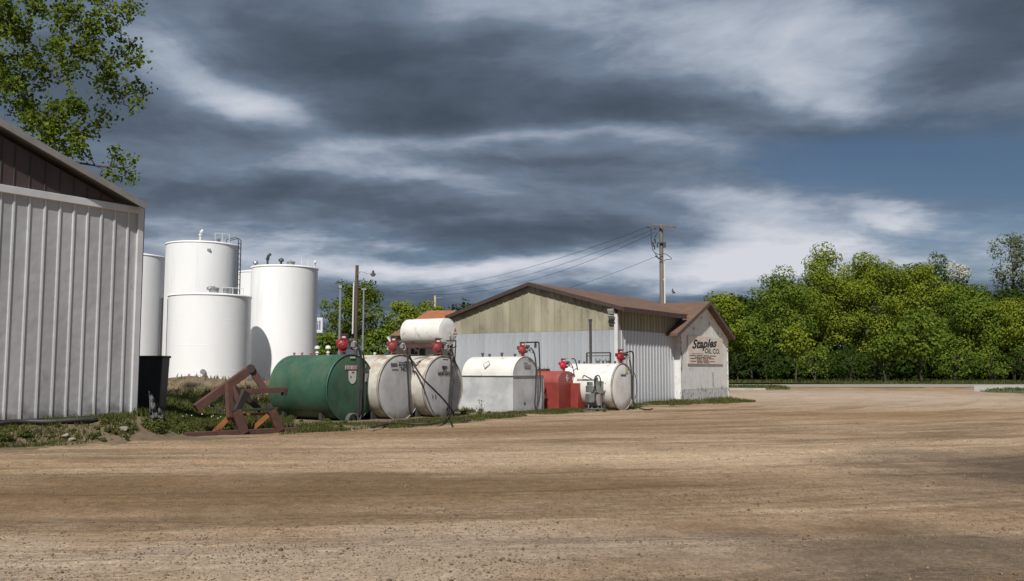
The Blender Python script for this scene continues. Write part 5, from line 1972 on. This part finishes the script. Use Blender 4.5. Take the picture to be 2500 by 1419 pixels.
# big utility pole behind the building
pb = pole_base(1617, 60)
ptop = At(1620, 550, 60).z
up = thing('utility_pole', 'weathered wooden power pole with crossarm behind the metal building', 'power pole', pb)
MB().cyl(pb - Z * 0.5, Vector((pb.x + 0.06, pb.y, ptop)), 0.17, 0.125, n=14).build('pole', M_wood_grey, up)
c0, c1 = At(1592, 549, 60.2), At(1645, 555, 59.2)
for off, nm in ((Vector((0, -0.16, 0)), 0), (Vector((0.15, 0.16, 0.04)), 1)):
    mb = MB()
    mb.beam(c0 + off, c1 + off, 0.09, 0.13)
    mb.build('crossarm', M_wood_grey, up, bevel=0.01)
MB().cyl(At(1623, 645, 59.8), At(1623, 745, 59.8), 0.055, n=10).build('conduit', M_conduit, up)
mb = MB()
mb.box(At(1614, 593, 59.8), (0.5, 0.1, 0.08))
mb.box(At(1622, 598, 59.8), (0.2, 0.2, 0.35))
for px, py in ((1595, 598), (1600, 590), (1605, 600), (1598, 605)):
    q = At(px, py, 59.7)
    mb.cyl(q - Z * 0.12, q + Z * 0.16, 0.05, n=8)
mb.build('cutouts', M_darksteel, up)
for pts in ([(1579, 553), (1589, 560), (1590, 585), (1595, 600)], [(1590, 585), (1593, 608), (1599, 618), (1606, 628), (1618, 637)], [(1599, 617), (1609, 622), (1624, 620), (1640, 632), (1626, 634), (1620, 638)],
            [(1605, 566), (1600, 578), (1596, 588)], [(1602, 626), (1608, 632), (1616, 634)]):
    MB().tube(smooth_pts([At(a, b_, 59.75) for a, b_ in pts], 5), 0.022, n=6).build('jumper_cable', M_hose, up)
for px, py in ((1582, 554), (1600, 558), (1602, 626)):
    q = At(px, py, 59.8)
    MB().ball(q, 0.07, 8).build('insulator', M_darksteel, up)


def wire(p0, p1, sag, label, r=0.013):
    pts = [p0.lerp(p1, i / 18) - Z * sag * 4 * (i / 18) * (1 - i / 18) for i in range(19)]
    MB().tube(pts, r, n=5).build('power_line', M_hose, None, label=label, cat='wire', group='overhead wires', loc=p0)


wire(At(1582, 554, 59.8), At(968, 712, 98), 0.9, 'uppermost black wire running left from the crossarm')
wire(At(1600, 558, 59.8), At(968, 714, 96), 1.3, 'middle black wire running left from the crossarm')
wire(At(1602, 566, 59.8), At(1000, 716, 94), 1.5, 'lower black wire of the three from the crossarm')
wire(At(1600, 627, 59.8), At(1105, 748, 92), 0.9, 'thin low wire leaving the pole below its cables', 0.012)

# pole far off among the trees
pb = pole_base(1061, 88)
dp = thing('utility_pole', 'pale distant pole with short arm above the orange house roof', 'power pole', pb)
MB().cyl(pb, Vector((pb.x, pb.y, At(1061, 722, 88).z)), 0.13, 0.10, n=10).build('pole', M_yellowpost, dp)
mb = MB()
mb.beam(At(1061, 728, 88), At(1080, 726, 88), 0.06, 0.06)
mb.build('lamp_arm', M_steel, dp)
pb = pole_base(984, 80)
dp = thing('utility_pole', 'pale leaning stick of a pole in the bushes left of the house', 'power pole', pb)
MB().cyl(pb, At(985.5, 742, 80), 0.09, 0.07, n=10).build('pole', M_yellowpost, dp)
MB().ball(At(982, 770, 79.8), 0.16, 8).build('bracket', M_steel, dp)

# railway crossbuck
q = At(956, 838, 52)
cb = thing('crossbuck', 'white crossed sign boards beside the dull red pump on the cream tank', 'sign', (q.x, q.y, 0))
MB().cyl(Vector((q.x, q.y + 0.06, 0)), Vector((q.x, q.y + 0.06, q.z + 0.3)), 0.04, n=8).build('post', M_steel, cb)
for k in (-1, 1):
    mb = MB()
    d_ = Vector((0.24 * k, 0, 0.36))
    mb.beam(q - d_ + Vector((0, 0.02 * k, 0)), q + d_ + Vector((0, 0.02 * k, 0)), 0.02, 0.11, Vector((1, 0, 0)) if False else Z)
    mb.build('sign_blade', M_white_trim, cb)

# oil company sign, partly behind the slim tank
sx1, sy0, sy1 = 788, 776, 813
d_ = 56
a, b_ = At(732, sy1, d_), At(sx1, sy0, d_)
os_ = thing('fuel_sign', 'white sign with blue lettering peeping out behind the slim storage tank', 'sign', ((a.x + b_.x) / 2, d_, 0))
mb = MB()
mb.box(((a.x + b_.x) / 2, d_ + 0.05, (a.z + b_.z) / 2), (b_.x - a.x, 0.1, b_.z - a.z))
mb.build('panel', M_white_trim, os_, bevel=0.02)
MB().cyl(Vector(((a.x + b_.x) / 2, d_ + 0.15, 0)), Vector(((a.x + b_.x) / 2, d_ + 0.15, b_.z)), 0.07, n=10).build('post', M_steel, os_)
X = Vector((1, 0, 0))
text(os_, 'il', (b_.z - a.z) * 0.85, Vector((b_.x - 0.11, d_ - 0.004, a.z + (b_.z - a.z) * 0.22)), X, Z, M_inkblue, bold=0.012, align='RIGHT', stretch=0.72)
text(os_, 'M  b', (b_.z - a.z) * 0.85, Vector((b_.x - 0.36, d_ - 0.004, a.z + (b_.z - a.z) * 0.22)), X, Z, M_inkblue, bold=0.01, align='RIGHT', stretch=0.8)

# marker post by the far verge
mq = G(2163, 934, 0.12)
ms = thing('marker_post', 'slim pale yellow marker post on the far verge', 'post', mq)
zt = At(2163, 899, mq.y).z
MB().cyl(mq - Z * 0.2, Vector((mq.x, mq.y, zt)), 0.09, 0.08, n=10).build('post', M_yellowpost, ms)
MB().cyl(Vector((mq.x, mq.y, zt)), Vector((mq.x, mq.y, zt + 0.12)), 0.10, 0.03, n=10).build('cap', M_white_trim, ms)

# bird over the roof
q = At(1643, 712, 52)
mb = MB()
mb.lathe(q - Vector((0.10, 0, -0.04)), Vector((0.9, 0, -0.45)), [(0, 0), (0.04, 0.035), (0.12, 0.055), (0.19, 0.04), (0.22, 0.035), (0.26, 0.02), (0.29, 0)], n=10)
mb.add([q + Vector((-0.02, 0.03, 0.03)), q + Vector((0.06, 0.03, 0.02)), q + Vector((0.03, 0.16, 0.16)), q + Vector((-0.05, 0.10, 0.20))], [(0, 1, 2, 3)])
mb.add([q + Vector((-0.02, -0.03, 0.03)), q + Vector((0.06, -0.03, 0.02)), q + Vector((0.03, -0.14, -0.12)), q + Vector((-0.05, -0.10, -0.14))], [(0, 1, 2, 3)])
mb.add([q + Vector((-0.09, 0.01, 0.05)), q + Vector((-0.09, -0.01, 0.05)), q + Vector((-0.2, -0.03, 0.10)), q + Vector((-0.2, 0.03, 0.10))], [(0, 1, 2, 3)])
mb.build('bird', M_ink, None, label='tiny dark bird in flight just right of the power pole', cat='bird', loc=q)

# ================================================================== trees
def limb_pts(p0, p1, n=7, wob=0.06):
    p0, p1 = Vector(p0), Vector(p1)
    ln_ = (p1 - p0).length
    out = []
    for i in range(n):
        t = i / (n - 1)
        o = Vector(rng.normal(size=3)) * ln_ * wob * math.sin(math.pi * t)
        out.append(p0.lerp(p1, t) + o)
    return out


def crown_points(lumps_, per_area, shell=0.75, out_w=0.75):
    """Leaf centres and normals on the shells of many small lumps."""
    C, N = [], []
    for (c, r) in lumps_:
        r = np.array(r)
        n = int(per_area * (r[0] * r[2] + r[0] * r[1] + r[1] * r[2]) * 4.2 / 3)
        if n < 3:
            continue
        d = sphere_pts(n)
        rad_ = rng.uniform(0, 1, n) ** (1 / 4.5)
        q = np.array(c) + d * r * rad_[:, None]
        C.append(q)
        N.append(d * 1.0 + rng.normal(size=(n, 3)) * 0.38 + np.array([0, 0, 0.25]))
    return np.concatenate(C), np.concatenate(N)


def tree(label, cx, top, half, base_y, depth, m, group='trees behind the far street', name='tree', leaf=0.28, dens=15.0, lumpn=46, bottom=905, flat=1.0, airy=1.0, trunk=True, seed=None, lump=0.30, cat='tree', spike=0.0):
    g0 = At(cx, 903, depth)
    z0 = 0.0
    zt = At(cx, top, depth).z
    zb = max(0.3, At(cx, bottom, depth).z)
    hw = half * depth / F
    hd = hw * flat
    t = thing(name, label, cat, (g0.x, g0.y, z0), group)
    cz, hz_ = (zt + zb) / 2, (zt - zb) / 2
    L_ = []
    for k in range(lumpn):
        d = sphere_pts(1)[0]
        if d[1] > 0.5 and rng.uniform() < 0.6:
            d[1] = -d[1]                      # fewer lumps on the far side
        rr_ = rng.uniform(0.55, 0.86)
        # narrower at the top and a little at the bottom
        wz = d[2] * rr_
        nar = 1 - 0.25 * max(0, wz) - 0.18 * max(0, -wz)
        c = (g0.x + d[0] * hw * rr_ * nar, g0.y + d[1] * hd * rr_ * nar, cz + wz * hz_)
        s = rng.uniform(0.7, 1.25) * lump
        sx = min(hw, hz_)
        L_.append((c, (sx * s * 1.15, sx * s, sx * s * 0.9)))
    L_.append(((g0.x, g0.y, cz), (hw * 0.62, hd * 0.62, hz_ * 0.66)))
    C, N = crown_points(L_, dens / (leaf * leaf) * 0.16 * airy)
    if spike and False:
        n = int(spike * 60)
        xs = rng.uniform(-0.8, 0.8, n)
        C2 = np.stack([g0.x + xs * hw, g0.y + rng.uniform(-0.3, 0.3, n) * hd, cz + hz_ * (np.sqrt(np.maximum(0.05, 1 - xs ** 2)) * 0.9 + rng.uniform(0, 0.22, n))], -1)
        C, N = np.concatenate([C, C2]), np.concatenate([N, rng.normal(size=(n, 3))])
    keep = C[:, 2] > 0.15
    leaves('crown', C[keep], N[keep], leaf, m, t)
    mb = MB()
    tr_ = max(0.10, hw * 0.055)
    mb.tube(limb_pts((g0.x, g0.y, -0.3), (g0.x + rng.normal() * 0.2, g0.y, cz + hz_ * 0.4), 7, 0.02), tr_, n=9, r1=tr_ * 0.35)
    for k in range(7):
        c = L_[k * 3 % len(L_)][0]
        z1 = zb + (cz - zb) * rng.uniform(0.2, 0.9)
        mb.tube(limb_pts((g0.x, g0.y, z1), c, 6, 0.05), tr_ * 0.45, n=6, r1=tr_ * 0.12)
    mb.build('trunk', M_bark, t)
    return t


# far grove on the right, nearest street trees first
tree('light green tree rising just behind the peeling shed roof', 1770, 688, 62, 930, 106, M_leafA, bottom=880, leaf=0.28)
tree('mid green bushy tree right of the peeling shed', 1835, 768, 60, 930, 109, M_leafB, bottom=895, leaf=0.28)
tree('tree forming the left shoulder of the big grove', 1915, 622, 80, 930, 116, M_leafB, bottom=912, spike=1.5)
tree('tall bright tree left of the grove centre', 2020, 584, 104, 930, 121, M_leafA, bottom=912, spike=1.0, lumpn=54, lump=0.26)
tree('tall bright tree at the centre of the grove', 2150, 584, 104, 930, 122, M_leafA, bottom=912, spike=1.0, lumpn=54, lump=0.26)
tree('bright rounded tree right of the grove centre', 2262, 604, 84, 930, 119, M_leafA, bottom=912, lumpn=46)
tree('fresh green tree low in the grove right of the blossom', 2375, 684, 86, 930, 114, M_leafB, bottom=915)
tree('yellow green tree cut by the right edge of the picture', 2475, 700, 74, 930, 112, M_leafA, bottom=915)
tree('tall pale grey-green tree towering at the far right', 2482, 545, 70, 930, 138, M_leafC, bottom=760, airy=0.6, leaf=0.36, lump=0.26)
tree('white blossoming tree showing above the grove', 2345, 632, 36, 930, 140, M_blossom, bottom=700, airy=0.7, leaf=0.28)
tree('sparse grey treetop between grove and blossom', 2300, 608, 26, 930, 142, M_leafC, bottom=670, airy=0.4, leaf=0.32)
tree('young yellow green tree with thin trunk on the left of the verge', 1942, 782, 44, 935, 101, M_leafA, bottom=888, leaf=0.36, group='young trees on the verge')
tree('young spreading tree with thin trunk right of the marker post', 2250, 748, 74, 935, 103, M_leafB, bottom=886, leaf=0.38, group='young trees on the verge')
tree('young low tree leaning over the marker post', 2160, 812, 40, 935, 104, M_leafB, bottom=890, leaf=0.36, group='young trees on the verge')
for i, (cx, top, hw_) in enumerate(((1800, 855, 50), (1872, 858, 56), (1990, 832, 66), (2075, 840, 70), (2140, 858, 56), (2330, 836, 70), (2420, 830, 66), (2490, 840, 60))):
    lab = ['dark shrub at the foot of the trees beside the peeling shed', 'dark shrub left of the young yellow green tree trunk', 'dark shrub right of the young yellow green tree trunk',
           'dark shrub in the deep shade at the grove centre', 'dark shrub just left of the marker post', 'dark shrub right of the thin spreading tree trunk',
           'second dark shrub from the right edge of the picture', 'dark shrub at the right edge of the picture'][i]
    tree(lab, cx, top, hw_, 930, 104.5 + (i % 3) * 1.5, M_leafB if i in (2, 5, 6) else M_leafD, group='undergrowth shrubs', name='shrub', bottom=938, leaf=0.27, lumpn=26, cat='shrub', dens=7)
# a dark wood behind closes the view
wc, wN = [], []
for k in range(560):
    px = rng.uniform(1690, 2620)
    dd = rng.uniform(128, 150)
    top_ = np.interp(px, [1690, 1860, 1950, 2050, 2250, 2350, 2620], [760, 740, 690, 660, 670, 720, 740])
    q = At(px, rng.uniform(top_, 905) if k < 370 else rng.uniform(880, 908), dd if k < 370 else rng.uniform(112, 128))
    r_ = rng.uniform(1.6, 2.8)
    d = sphere_pts(190)
    wc.append(np.array(q) + d * r_ * np.array([1.1, 1, 0.9]) * rng.uniform(0.6, 1, (190, 1)))
    wN.append(d + rng.normal(size=(190, 3)) * 0.4)
wc, wN = np.concatenate(wc), np.concatenate(wN)
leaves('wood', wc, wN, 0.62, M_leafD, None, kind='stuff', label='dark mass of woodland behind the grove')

# trees in the middle, behind the light pole and the house
tree('airy dark green tree behind the lamp pole', 868, 668, 96, 900, 68, M_leafE, group='trees behind the tanks', bottom=862, leaf=0.20, airy=1.0, lumpn=90, lump=0.17, dens=12)
tree('bright green bushy tree left of the orange house roof', 978, 726, 60, 900, 72, M_leafA, group='trees behind the tanks', bottom=868, leaf=0.20, lumpn=52, lump=0.24, airy=1.2)
tree('light green treetop directly above the orange house roof', 1045, 718, 46, 900, 84, M_leafA, group='trees behind the tanks', bottom=840, leaf=0.24, lumpn=44, lump=0.24, airy=1.2)
tree('low dark bush behind the dull red pump of the cream tank', 925, 800, 60, 905, 60, M_leafB, group='trees behind the tanks', name='bush', bottom=895, leaf=0.22, cat='bush')
tree('rounded bush between slim tank and grey post', 795, 800, 48, 905, 62, M_leafB, group='trees behind the tanks', name='bush', bottom=895, leaf=0.22, cat='bush')
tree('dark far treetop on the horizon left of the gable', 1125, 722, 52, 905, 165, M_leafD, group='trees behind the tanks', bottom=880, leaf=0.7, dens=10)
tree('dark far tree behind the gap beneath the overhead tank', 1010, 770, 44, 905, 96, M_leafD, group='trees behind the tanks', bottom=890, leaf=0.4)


# the big maple over the left shed: limbs and sprays of leaves placed along them
DM = 27.0
mt = thing('maple_tree', 'large leafy tree overhanging the roof of the left metal shed', 'tree', (At(-120, 903, DM).x, DM, 0.4), None)
mb = MB()
bx = At(-120, 903, DM).x
mb.tube(limb_pts((bx, DM, 0), (bx + 0.6, DM, 9.5), 8, 0.02), 0.38, n=12, r1=0.22)
mb.tube(limb_pts((bx + 0.5, DM, 8.8), (At(15, -60, DM).x, DM - 0.4, At(15, -60, DM).z), 8, 0.02), 0.2, n=9, r1=0.08)
sprays = []
def spray(px, py, rpx, n, dd=0.0):
    sprays.append((px, py, rpx, n, dd))
# dense body
for k in range(170):
    px = rng.uniform(-40, 255)
    lim = np.interp(px, [-40, 0, 60, 120, 170, 210, 255], [270, 280, 318, 350, 378, 378, 330])
    py = rng.uniform(-60, lim)
    edge = np.interp(py, [-60, 40, 100, 160, 220, 300, 380], [300, 270, 240, 220, 230, 210, 190])
    if px > edge:
        continue
    if rng.uniform() < 0.30 * (1 if px > 40 else 0.5):
        continue
    spray(px, py, rng.uniform(14, 30), int(rng.uniform(45, 90)), rng.uniform(-1.6, 1.2))
for (px, py, rp, n) in ((300, 20, 30, 80), (322, 12, 18, 45), (340, 26, 10, 14), (285, 45, 22, 50), (280, 68, 16, 30), (300, 85, 14, 24), (262, 30, 24, 70),
                        (325, 110, 18, 40), (335, 135, 16, 34), (345, 152, 14, 26), (318, 150, 20, 44), (300, 130, 16, 26), (275, 165, 20, 50), (290, 120, 14, 20), (320, 165, 9, 12),
                        (262, 190, 24, 60), (250, 215, 26, 70), (280, 185, 16, 36), (285, 225, 18, 40), (318, 232, 18, 42), (345, 205, 16, 36), (352, 225, 14, 28), (340, 250, 14, 22), (308, 205, 12, 16),
                        (320, 268, 8, 10), (255, 270, 26, 60), (240, 300, 24, 60), (228, 322, 14, 20), (200, 320, 26, 60), (188, 345, 24, 60), (180, 368, 18, 40), (205, 372, 10, 14), (150, 345, 28, 80), (195, 352, 14, 26),
                        (270, 145, 14, 26), (240, 100, 28, 90), (220, 60, 30, 100), (245, 160, 20, 44), (160, 180, 26, 40), (130, 120, 30, 90)):
    spray(px, py, rp, n, rng.uniform(-0.6, 0.6))
for (px, py, rp, n) in ((283, 372, 16, 30), (292, 398, 14, 24), (266, 412, 12, 18), (312, 405, 16, 28), (326, 388, 10, 16), (322, 425, 13, 24), (285, 430, 8, 10), (260, 425, 8, 10), (300, 412, 12, 18), (276, 364, 9, 10)):
    spray(px, py, rp, n, -0.5)
Cs, Ns = [], []
hub = [Vector((bx + 0.5, DM, 8.0)), At(-20, 150, DM), At(20, 60, DM), At(60, 230, DM), At(120, 90, DM), At(10, 300, DM)]
for (px, py, rp, n, dd) in sprays:
    c = At(px, py, DM + dd)
    r_ = rp * DM / F
    # leaves hang in little twos and threes along short twigs
    m_ = max(4, n // 3)
    tw = np.array(c) + rng.normal(size=(m_, 3)) * r_ * 0.55
    for q in tw:
        k = int(rng.integers(3, 7))
        Cs.append(q + rng.normal(size=(k, 3)) * 0.085 - np.array([0, 0, 0.04]))
        Ns.append(rng.normal(size=(k, 3)) * 0.7 + np.array([0, -0.4, 0.5]))
    if px > 230 and py < 340 or rng.uniform() < 0.3:
        left_ = [s2 for s2 in sprays if s2[0] < px - 14 and abs(s2[1] - py) < 70 + 0.4 * abs(px - s2[0])]
        if left_:
            s2 = min(left_, key=lambda v: (v[0] - px) ** 2 + (v[1] - py) ** 2)
            mb.tube(limb_pts(At(s2[0], s2[1], DM + s2[4]), c, 6, 0.06), 0.024, n=5, r1=0.008)
sp_c = At(276, 408, DM - 0.5)
mb.tube(limb_pts(At(60, 360, DM), At(218, 402, DM - 0.5), 6, 0.02) + [At(250, 407, DM - 0.5), sp_c, At(310, 410, DM - 0.5), At(325, 402, DM - 0.5)], 0.05, n=6, r1=0.012)
for a, b_ in (((276, 408), (283, 372)), ((300, 410), (322, 426)), ((262, 408), (262, 424))):
    mb.tube([At(*a, DM - 0.5), At(*b_, DM - 0.5)], 0.012, n=5)
mb.build('trunk', M_bark, mt)
Cs, Ns = np.concatenate(Cs), np.concatenate(Ns)
leaves('crown', Cs, Ns, 0.115, M_leafE, mt, aspect=0.85)

# ================================================================== grass, weeds, gravel
def blades(name, X, Y, H, hh, ww, m, lean=0.35, **kw):
    n = len(X)
    a = rng.uniform(0, 2 * math.pi, n)
    hgt = hh * rng.uniform(0.5, 1.3, n)
    wd = ww * rng.uniform(0.7, 1.3, n)
    le = rng.normal(size=(n, 2)) * (lean * hgt)[:, None]
    P = np.stack([X, Y, H - 0.01], -1)
    S_ = np.stack([np.cos(a), np.sin(a), np.zeros(n)], -1) * wd[:, None]
    mid = P + np.concatenate([le * 0.35, (hgt * 0.6)[:, None]], 1)
    tip_ = P + np.concatenate([le, hgt[:, None]], 1)
    V = np.stack([P - S_, P + S_, mid + S_ * 0.7, tip_, mid - S_ * 0.7], 1)
    base = (np.arange(n) * 5)[:, None]
    Fq = np.concatenate([base + np.array([[0, 1, 2, 4]]), ], 0)
    Ft = base + np.array([[4, 2, 3, 3]])
    
    # quads for the lower part and thin quads for the tip
    V2 = np.stack([mid - S_ * 0.7, mid + S_ * 0.7, tip_ + S_ * 0.12, tip_ - S_ * 0.12], 1)
    Vl = np.stack([P - S_, P + S_, mid + S_ * 0.7, mid - S_ * 0.7], 1)
    allv = np.concatenate([Vl, V2], 1).reshape(-1, 3)
    b8 = (np.arange(n) * 8)[:, None]
    Fc = np.concatenate([b8 + np.array([[0, 1, 2, 3]]), b8 + np.array([[4, 5, 6, 7]])], 0)
    return np_mesh(name, allv, Fc, m, kind='stuff', **kw)


def edge_scatter(n, pxa, pxb, e0, e1, clump=0.5):
    px = rng.uniform(pxa, pxb, n)
    t = (px - 1250) / F
    yb = np.interp(t, EDGE_T, EDGE_Y)
    y = yb + rng.uniform(e0, e1, n)
    x = t * y
    keep = vn2(x * 1.7 + 9, y * 1.7) + rng.uniform(-0.6, 0.6, n) > -clump
    x, y = x[keep], y[keep]
    h = terrain_h(x, y)
    k2 = h > -0.03
    return x[k2], y[k2], h[k2]


def clear_wall(x, y, h):
    """No blades inside the left shed or the building."""
    d1 = (x - S0.x) * W.x + (y - S0.y) * W.y
    s1 = (x - S0.x) * U.x + (y - S0.y) * U.y
    d2 = (x - C0.x) * U.x + (y - C0.y) * U.y
    s2 = (x - C0.x) * W.x + (y - C0.y) * W.y
    ok = ~((d1 < 0.06) & (s1 < 0.2)) & ~((d2 > -0.05) & (s2 < 0.05))
    return x[ok], y[ok], h[ok]


x, y, h = clear_wall(*edge_scatter(16000, -60, 340, 0.15, 4.5, 0.1))
blades('bank_grass', x, y, h, 0.09, 0.011, M_grass, label='short grass and weeds on the bank before the left shed')
x, y, h = clear_wall(*edge_scatter(22000, 330, 720, 1.5, 8.0, 0.2))
blades('rough_grass', x, y, h, 0.17, 0.013, M_grass, label='rough grass around the rusty frame')
x, y, h = clear_wall(*edge_scatter(14000, 330, 720, 8.0, 21.5, 0.35))
k_ = terrain_h(x, y) < 0.75
blades('bank_foot_grass', x[k_], y[k_], h[k_], 0.28, 0.022, M_grass, label='green grass at the foot of the earth bank')
x, y, h = edge_scatter(2600, 330, 900, 12.0, 22.0, -0.1)
k_ = h > 0.6
blades('dry_bank_grass', x[k_], y[k_], h[k_], 0.16, 0.024, M_drygrass, label='dry straw-coloured grass on the earth bank')
x, y, h = clear_wall(*edge_scatter(22000, 690, 1660, 0.0, 2.2, 0.1))
blades('verge_grass', x, y, h, 0.09, 0.013, M_grass, label='low grass along the feet of the fuel tanks')
# tufts along the peeling shed's foot
n = 6500
px = rng.uniform(1590, 1845, n)
yy = np.interp(px, [1590, 1650, 1780, 1845], [991, 990, 986, 981]) - rng.uniform(0, 1, n) ** 0.8 * np.interp(px, [1590, 1650, 1780, 1845], [8, 14, 14, 3]) * rng.uniform(0.3, 1.0, n)
gp = [G(a, b_) for a, b_ in zip(px, yy)]
x, y = np.array([q.x for q in gp]), np.array([q.y for q in gp])
d2 = (x - C0.x) * W.x + (y - C0.y) * W.y
k_ = d2 > Q + 0.03
k_ |= (d2 > 0.04) & (((x - C0.x) * U.x + (y - C0.y) * U.y) < su0 - 0.05)
k_ |= ((x - C0.x) * U.x + (y - C0.y) * U.y) > su1 + 0.1
k_ &= vn2(x * 1.1, y * 1.1 + 5) + rng.uniform(-0.5, 0.5, n) > -0.15
hs_ = 0.19 * np.interp(px, [1590, 1640, 1780, 1845], [0.5, 1.0, 1.0, 0.25])
blades('shed_foot_grass', x[k_], y[k_], x[k_] * 0, hs_[k_], 0.017, M_grass, label='tufted grass along the foot of the peeling shed')
# far verge and mounds
n = 9000
x, y = rng.uniform(14, 66, n), 99.4 + rng.uniform(0, 1, n) ** 1.5 * 16
blades('far_verge_grass', x, y, 0.12 + 0.10 * vn1(x * 0.1, y * 0.1) + 0.004 * (y - 99), 0.30, 0.06, M_grass, label='grass on the verge beyond the street')
n = 5000
x, y = rng.uniform(30, 50, n), rng.uniform(54, 72, n)
hm = mound_r(x, y)
k_ = hm > 0.02
blades('mound_grass', x[k_], y[k_], hm[k_], 0.16, 0.035, M_grass, label='grass on the low mound at the right edge')
x, y = rng.uniform(14, 27, n), rng.uniform(70, 85, n)
hm = mound_k(x, y)
k_ = hm > 0.02
blades('island_grass', x[k_], y[k_], hm[k_], 0.22, 0.035, M_grass, label='grass strip behind the peeling shed')

# leafy weeds
def weeds(name, spots, label, size=0.05, m=M_weed, minz=0.015):
    C, N = [], []
    for px, py, rp, n in spots:
        g0 = Tr(px, py)
        z = g0.z
        if z < minz:
            continue
        r_ = rp * g0.y / F
        d = sphere_pts(n)
        d[:, 2] = np.abs(d[:, 2])
        C.append(np.array([g0.x, g0.y, z]) + d * np.array([r_, r_ * 0.8, r_ * 1.1]) * rng.uniform(0.3, 1, (n, 1)))
        N.append(d + rng.normal(size=(n, 3)) * 0.4)
    leaves(name, np.concatenate(C), np.concatenate(N), size, m, None, kind='stuff', label=label)


sp_ = [(rng.uniform(402, 565), rng.uniform(985, 1062), rng.uniform(10, 24), 190) for _ in range(60)]
sp_ += [(rng.uniform(-10, 330), rng.uniform(1035, 1090), rng.uniform(4, 11), 60) for _ in range(30)]
sp_ += [(rng.uniform(400, 660), rng.uniform(955, 990), rng.uniform(7, 14), 90) for _ in range(40)]
sp_ += [(rng.uniform(250, 420), rng.uniform(1030, 1062), rng.uniform(8, 16), 120) for _ in range(14)]
sp_ += [(375, 1052, 26, 500), (390, 1045, 22, 300), (10, 1075, 22, 300), (60, 1068, 18, 200), (225, 1072, 14, 150), (30, 1050, 14, 150)]
weeds('weeds', sp_, 'leafy weeds between left shed and rusty frame', 0.05)
weeds('weeds', [(rng.uniform(1118, 1200), rng.uniform(1003, 1014), rng.uniform(6, 14), 120) for _ in range(16)] + [(1175, 1006, 10, 40)], 'low leafy weeds at the foot of the white boxed tank', 0.05)
weeds('weeds', [(rng.uniform(1600, 1650), rng.uniform(984, 992), rng.uniform(3, 8), 60) for _ in range(14)] + [(1500, 1003, 7, 60), (1355, 1008, 6, 60), (1420, 1007, 5, 50), (1475, 1006, 5, 40), (1280, 1016, 7, 50)], 'weeds between white corner tank and building', 0.05, minz=-1)
weeds('weeds', [(rng.uniform(690, 860), rng.uniform(1020, 1045), rng.uniform(5, 11), 70) for _ in range(18)], 'small weeds under the green tank', 0.05)
fl_ = []
for _ in range(45):
    px, py = rng.uniform(440, 600), rng.uniform(995, 1045)
    g0 = Tr(px, py)
    z = g0.z
    fl_.append((g0.x, g0.y, z + rng.uniform(0.15, 0.32)))
leaves('clover_flowers', np.array(fl_), rng.normal(size=(45, 3)) + np.array([0, -0.5, 0.6]), 0.035, M_flower, None, kind='stuff', label='tiny white clover flowers in the grass')
# tall stalk in front of the white boxed tank
sq = G(1175, 1010, 0.03)
wd_ = thing('weed_stalk', 'single upright weed in front of the white boxed tank', 'weed', (sq.x, sq.y, 0.02))
mb = MB()
mb.tube([sq, sq + Z * 0.2 + X * 0.02, sq + Z * 0.45], 0.012, n=6, r1=0.005)
mb.build('stalk', M_bark, wd_)
k_ = 46
C = np.array(sq) + np.stack([rng.normal(size=k_) * 0.09, rng.normal(size=k_) * 0.07, rng.uniform(0.05, 0.5, k_)], -1)
leaves('leaf_cluster', C, rng.normal(size=(k_, 3)), 0.06, M_weed, wd_)

# loose gravel on the yard
n = 95000
yy = 5.2 + 22 * rng.uniform(0, 1, n) ** 1.5
xx = rng.uniform(-0.66, 0.66, n) * yy
cl = vn1(xx * 0.5 + 20, yy * 1.4) + 0.6 * vn2(xx * 1.6, yy * 3.0)
k_ = (cl + rng.uniform(-0.8, 0.8, n) > -0.1) & (yy < np.interp(xx / yy, EDGE_T, EDGE_Y) - 0.1)
xx, yy = xx[k_], yy[k_]
n = len(xx)
s_ = 0.0035 + 0.007 * rng.uniform(0, 1, n) ** 2.0 + 0.016 * rng.uniform(0, 1, n) ** 45
octa = np.array([[1, 0, 0], [0, 1, 0], [-1, 0, 0], [0, -1, 0], [0, 0, 0.8], [0, 0, -0.8]], float)
V = octa[None] * s_[:, None, None] * rng.uniform(0.6, 1.35, (n, 6, 1))
a = rng.uniform(0, 6.28, n)
ca, sa = np.cos(a)[:, None], np.sin(a)[:, None]
V = np.stack([V[..., 0] * ca - V[..., 1] * sa, V[..., 0] * sa + V[..., 1] * ca, V[..., 2]], -1)
V[..., 0] += xx[:, None]
V[..., 1] += yy[:, None]
V[..., 2] += (yard_h(xx, yy) + s_ * 0.25)[:, None]
of = np.array([[0, 1, 4], [1, 2, 4], [2, 3, 4], [3, 0, 4], [1, 0, 5], [2, 1, 5], [3, 2, 5], [0, 3, 5]])
Fc = (np.arange(n) * 6)[:, None, None] + of[None]
M_peb = leaf_mat('loose_stones', (0.060, 0.045, 0.034), (0.25, 0.185, 0.125), (0.46, 0.38, 0.29))
M_peb.node_tree.nodes['Mix Shader'].inputs[0].default_value = 0.0
np_mesh('gravel', V.reshape(-1, 3), Fc.reshape(-1, 3), M_peb, kind='stuff', label='loose stones scattered over the yard')
